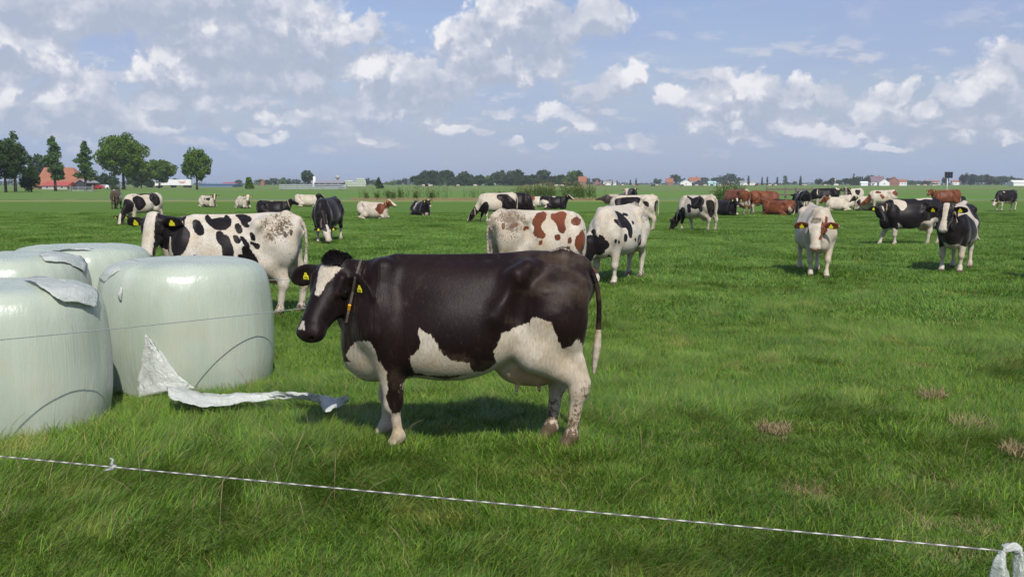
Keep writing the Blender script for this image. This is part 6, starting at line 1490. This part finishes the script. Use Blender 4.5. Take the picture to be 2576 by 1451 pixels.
V, F, at = stems(sp_, (.08, .32), 6, leaf=.15, nleaf=2, plume=0); tag(np_mesh('straw_verge', V, F, M['straw'], smooth=False), 'dry straw stubble standing at the foot of the reeds', 'straw', kind='stuff')
for i, (px, h) in enumerate(((921, .75), (947, .85), (975, 1.1), (990, .9), (1008, 1.35), (1045, .9), (1085, 1.0))):
    D = 109.5; x = AT(px, 462, D).x; sp_ = [(x + rs.normal(0, .14), D + rs.normal(0, .1)) for _ in range(26)]
    V, F, at = stems(sp_, (h * .5, h * 1.15), 70 + i, leaf=.22, nleaf=9, plume=.1, lean=.2); V[:, 0] -= x; V[:, 1] -= D
    o = np_mesh('tall_weed', V, F, M['reed'], smooth=False, attrs=at); o.location = (x, D, 0); tag(o, 'leafy dark weed clump standing alone at the left end of the reeds', 'weed', 'weed clumps left of the reeds')
M['cattail'] = simple_mat('cattail_head', (.12, .055, .03), .9, .2)
x0 = AT(1787, 462, 84).x; x1 = AT(1880, 462, 84).x; ct = empty('cattail_clump', ((x0 + x1) / 2, 84, 0)); tag(ct, 'tall cattail clump with brown heads left of the brown cows', 'cattails')
sp_ = [(rs.uniform(x0, x1) - (x0 + x1) / 2, rs.uniform(-.6, .6)) for _ in range(230)]
V, F, at = stems(sp_, (.7, 1.75), 9, leaf=.7, nleaf=2, plume=0, lean=.3); cx_ = (x1 - x0) / 2; V[:, 2] *= .75 + .55 * np.exp(-((V[:, 0] - .1 * cx_) / (.8 * cx_)) ** 2)
np_mesh('leaves', V, F, M['reed'], ct, smooth=False, attrs=at)
for i in range(16):
    mb = MB(); x = rs.normal(.1, .4) * cx_; h = rs.uniform(1.5, 2.1); l = rs.uniform(-.2, .3); mb.tube([(x, 0, h * .4), (x + l * .5, 0, h - .2)], .008, 4); mb.tube([(x + l * .5, 0, h - .22), (x + l * .55, 0, h - .02)], .022, 6); mb.build('cattail_head', M['cattail'], ct)

# ------------------------------------------------------------------ far herd: three modelled cattle copied along the horizon
def far_proto(mat, pnt, **b):
    info = cow_body(.055, **b); at_ = paint(info, **pnt); me = np_mesh('far_cow', info['V'], info['F'], M[mat], attrs=at_); return me
fp = [far_proto('bw', dict(base='white', spots=8, seed=3), poll=(1.15, 0, .46), hpitch=66, udder=0), far_proto('rw', dict(base='dark', seed=4, belly_white=.7), poll=(1.15, 0, .46), hpitch=66, udder=0), far_proto('rw', dict(base='white', spots=5, seed=5), udder=0), far_proto('bw', dict(base='dark', seed=6), udder=0)]
ff = [('black and white', 0), ('red-brown', 1), ('pale', 2), ('black', 3)]
rs = random.Random(12); used = set()
xs = [rs.uniform(1560, 2130) for _ in range(22)] + [rs.uniform(1500, 1800) for _ in range(5)] + [rs.uniform(1030, 1420) for _ in range(7)] + [2328, 2310, 2350]
for px in xs:
    k = rs.randrange(4); D = rs.uniform(520, 640) if px > 1500 else rs.uniform(430, 520); p = AT(px, 462, D); o = fp[k] if k not in used else fp[k].copy()
    if k in used: COL.objects.link(o)
    used.add(k); o.location = (p.x, D, 0); o.rotation_euler = (0, 0, rs.choice((0, math.pi)) + rs.uniform(-.7, .7))
    tag(o, 'tiny %s cow grazing far away near the horizon' % ff[k][0], 'cow', 'far herd on the horizon')
for k in range(4):
    if k not in used: bpy.data.objects.remove(fp[k])
# ------------------------------------------------------------------ the air
m = bpy.data.materials.new('haze_air'); m.use_nodes = True; m.node_tree.nodes.clear(); t = NT(m.node_tree)
vol = t.n('ShaderNodeVolumePrincipled', ins={'Color': (0.86, 0.92, 1.0, 1), 'Density': 0.00018, 'Anisotropy': 0.2})
t.nt.links.new(vol.outputs[0], t.n('ShaderNodeOutputMaterial').inputs['Volume'])
mb = MB(); mb.box((0, 2500, 17), (8600, 5600, 36)); hz = mb.build('haze', m); tag(hz, kind='stuff')
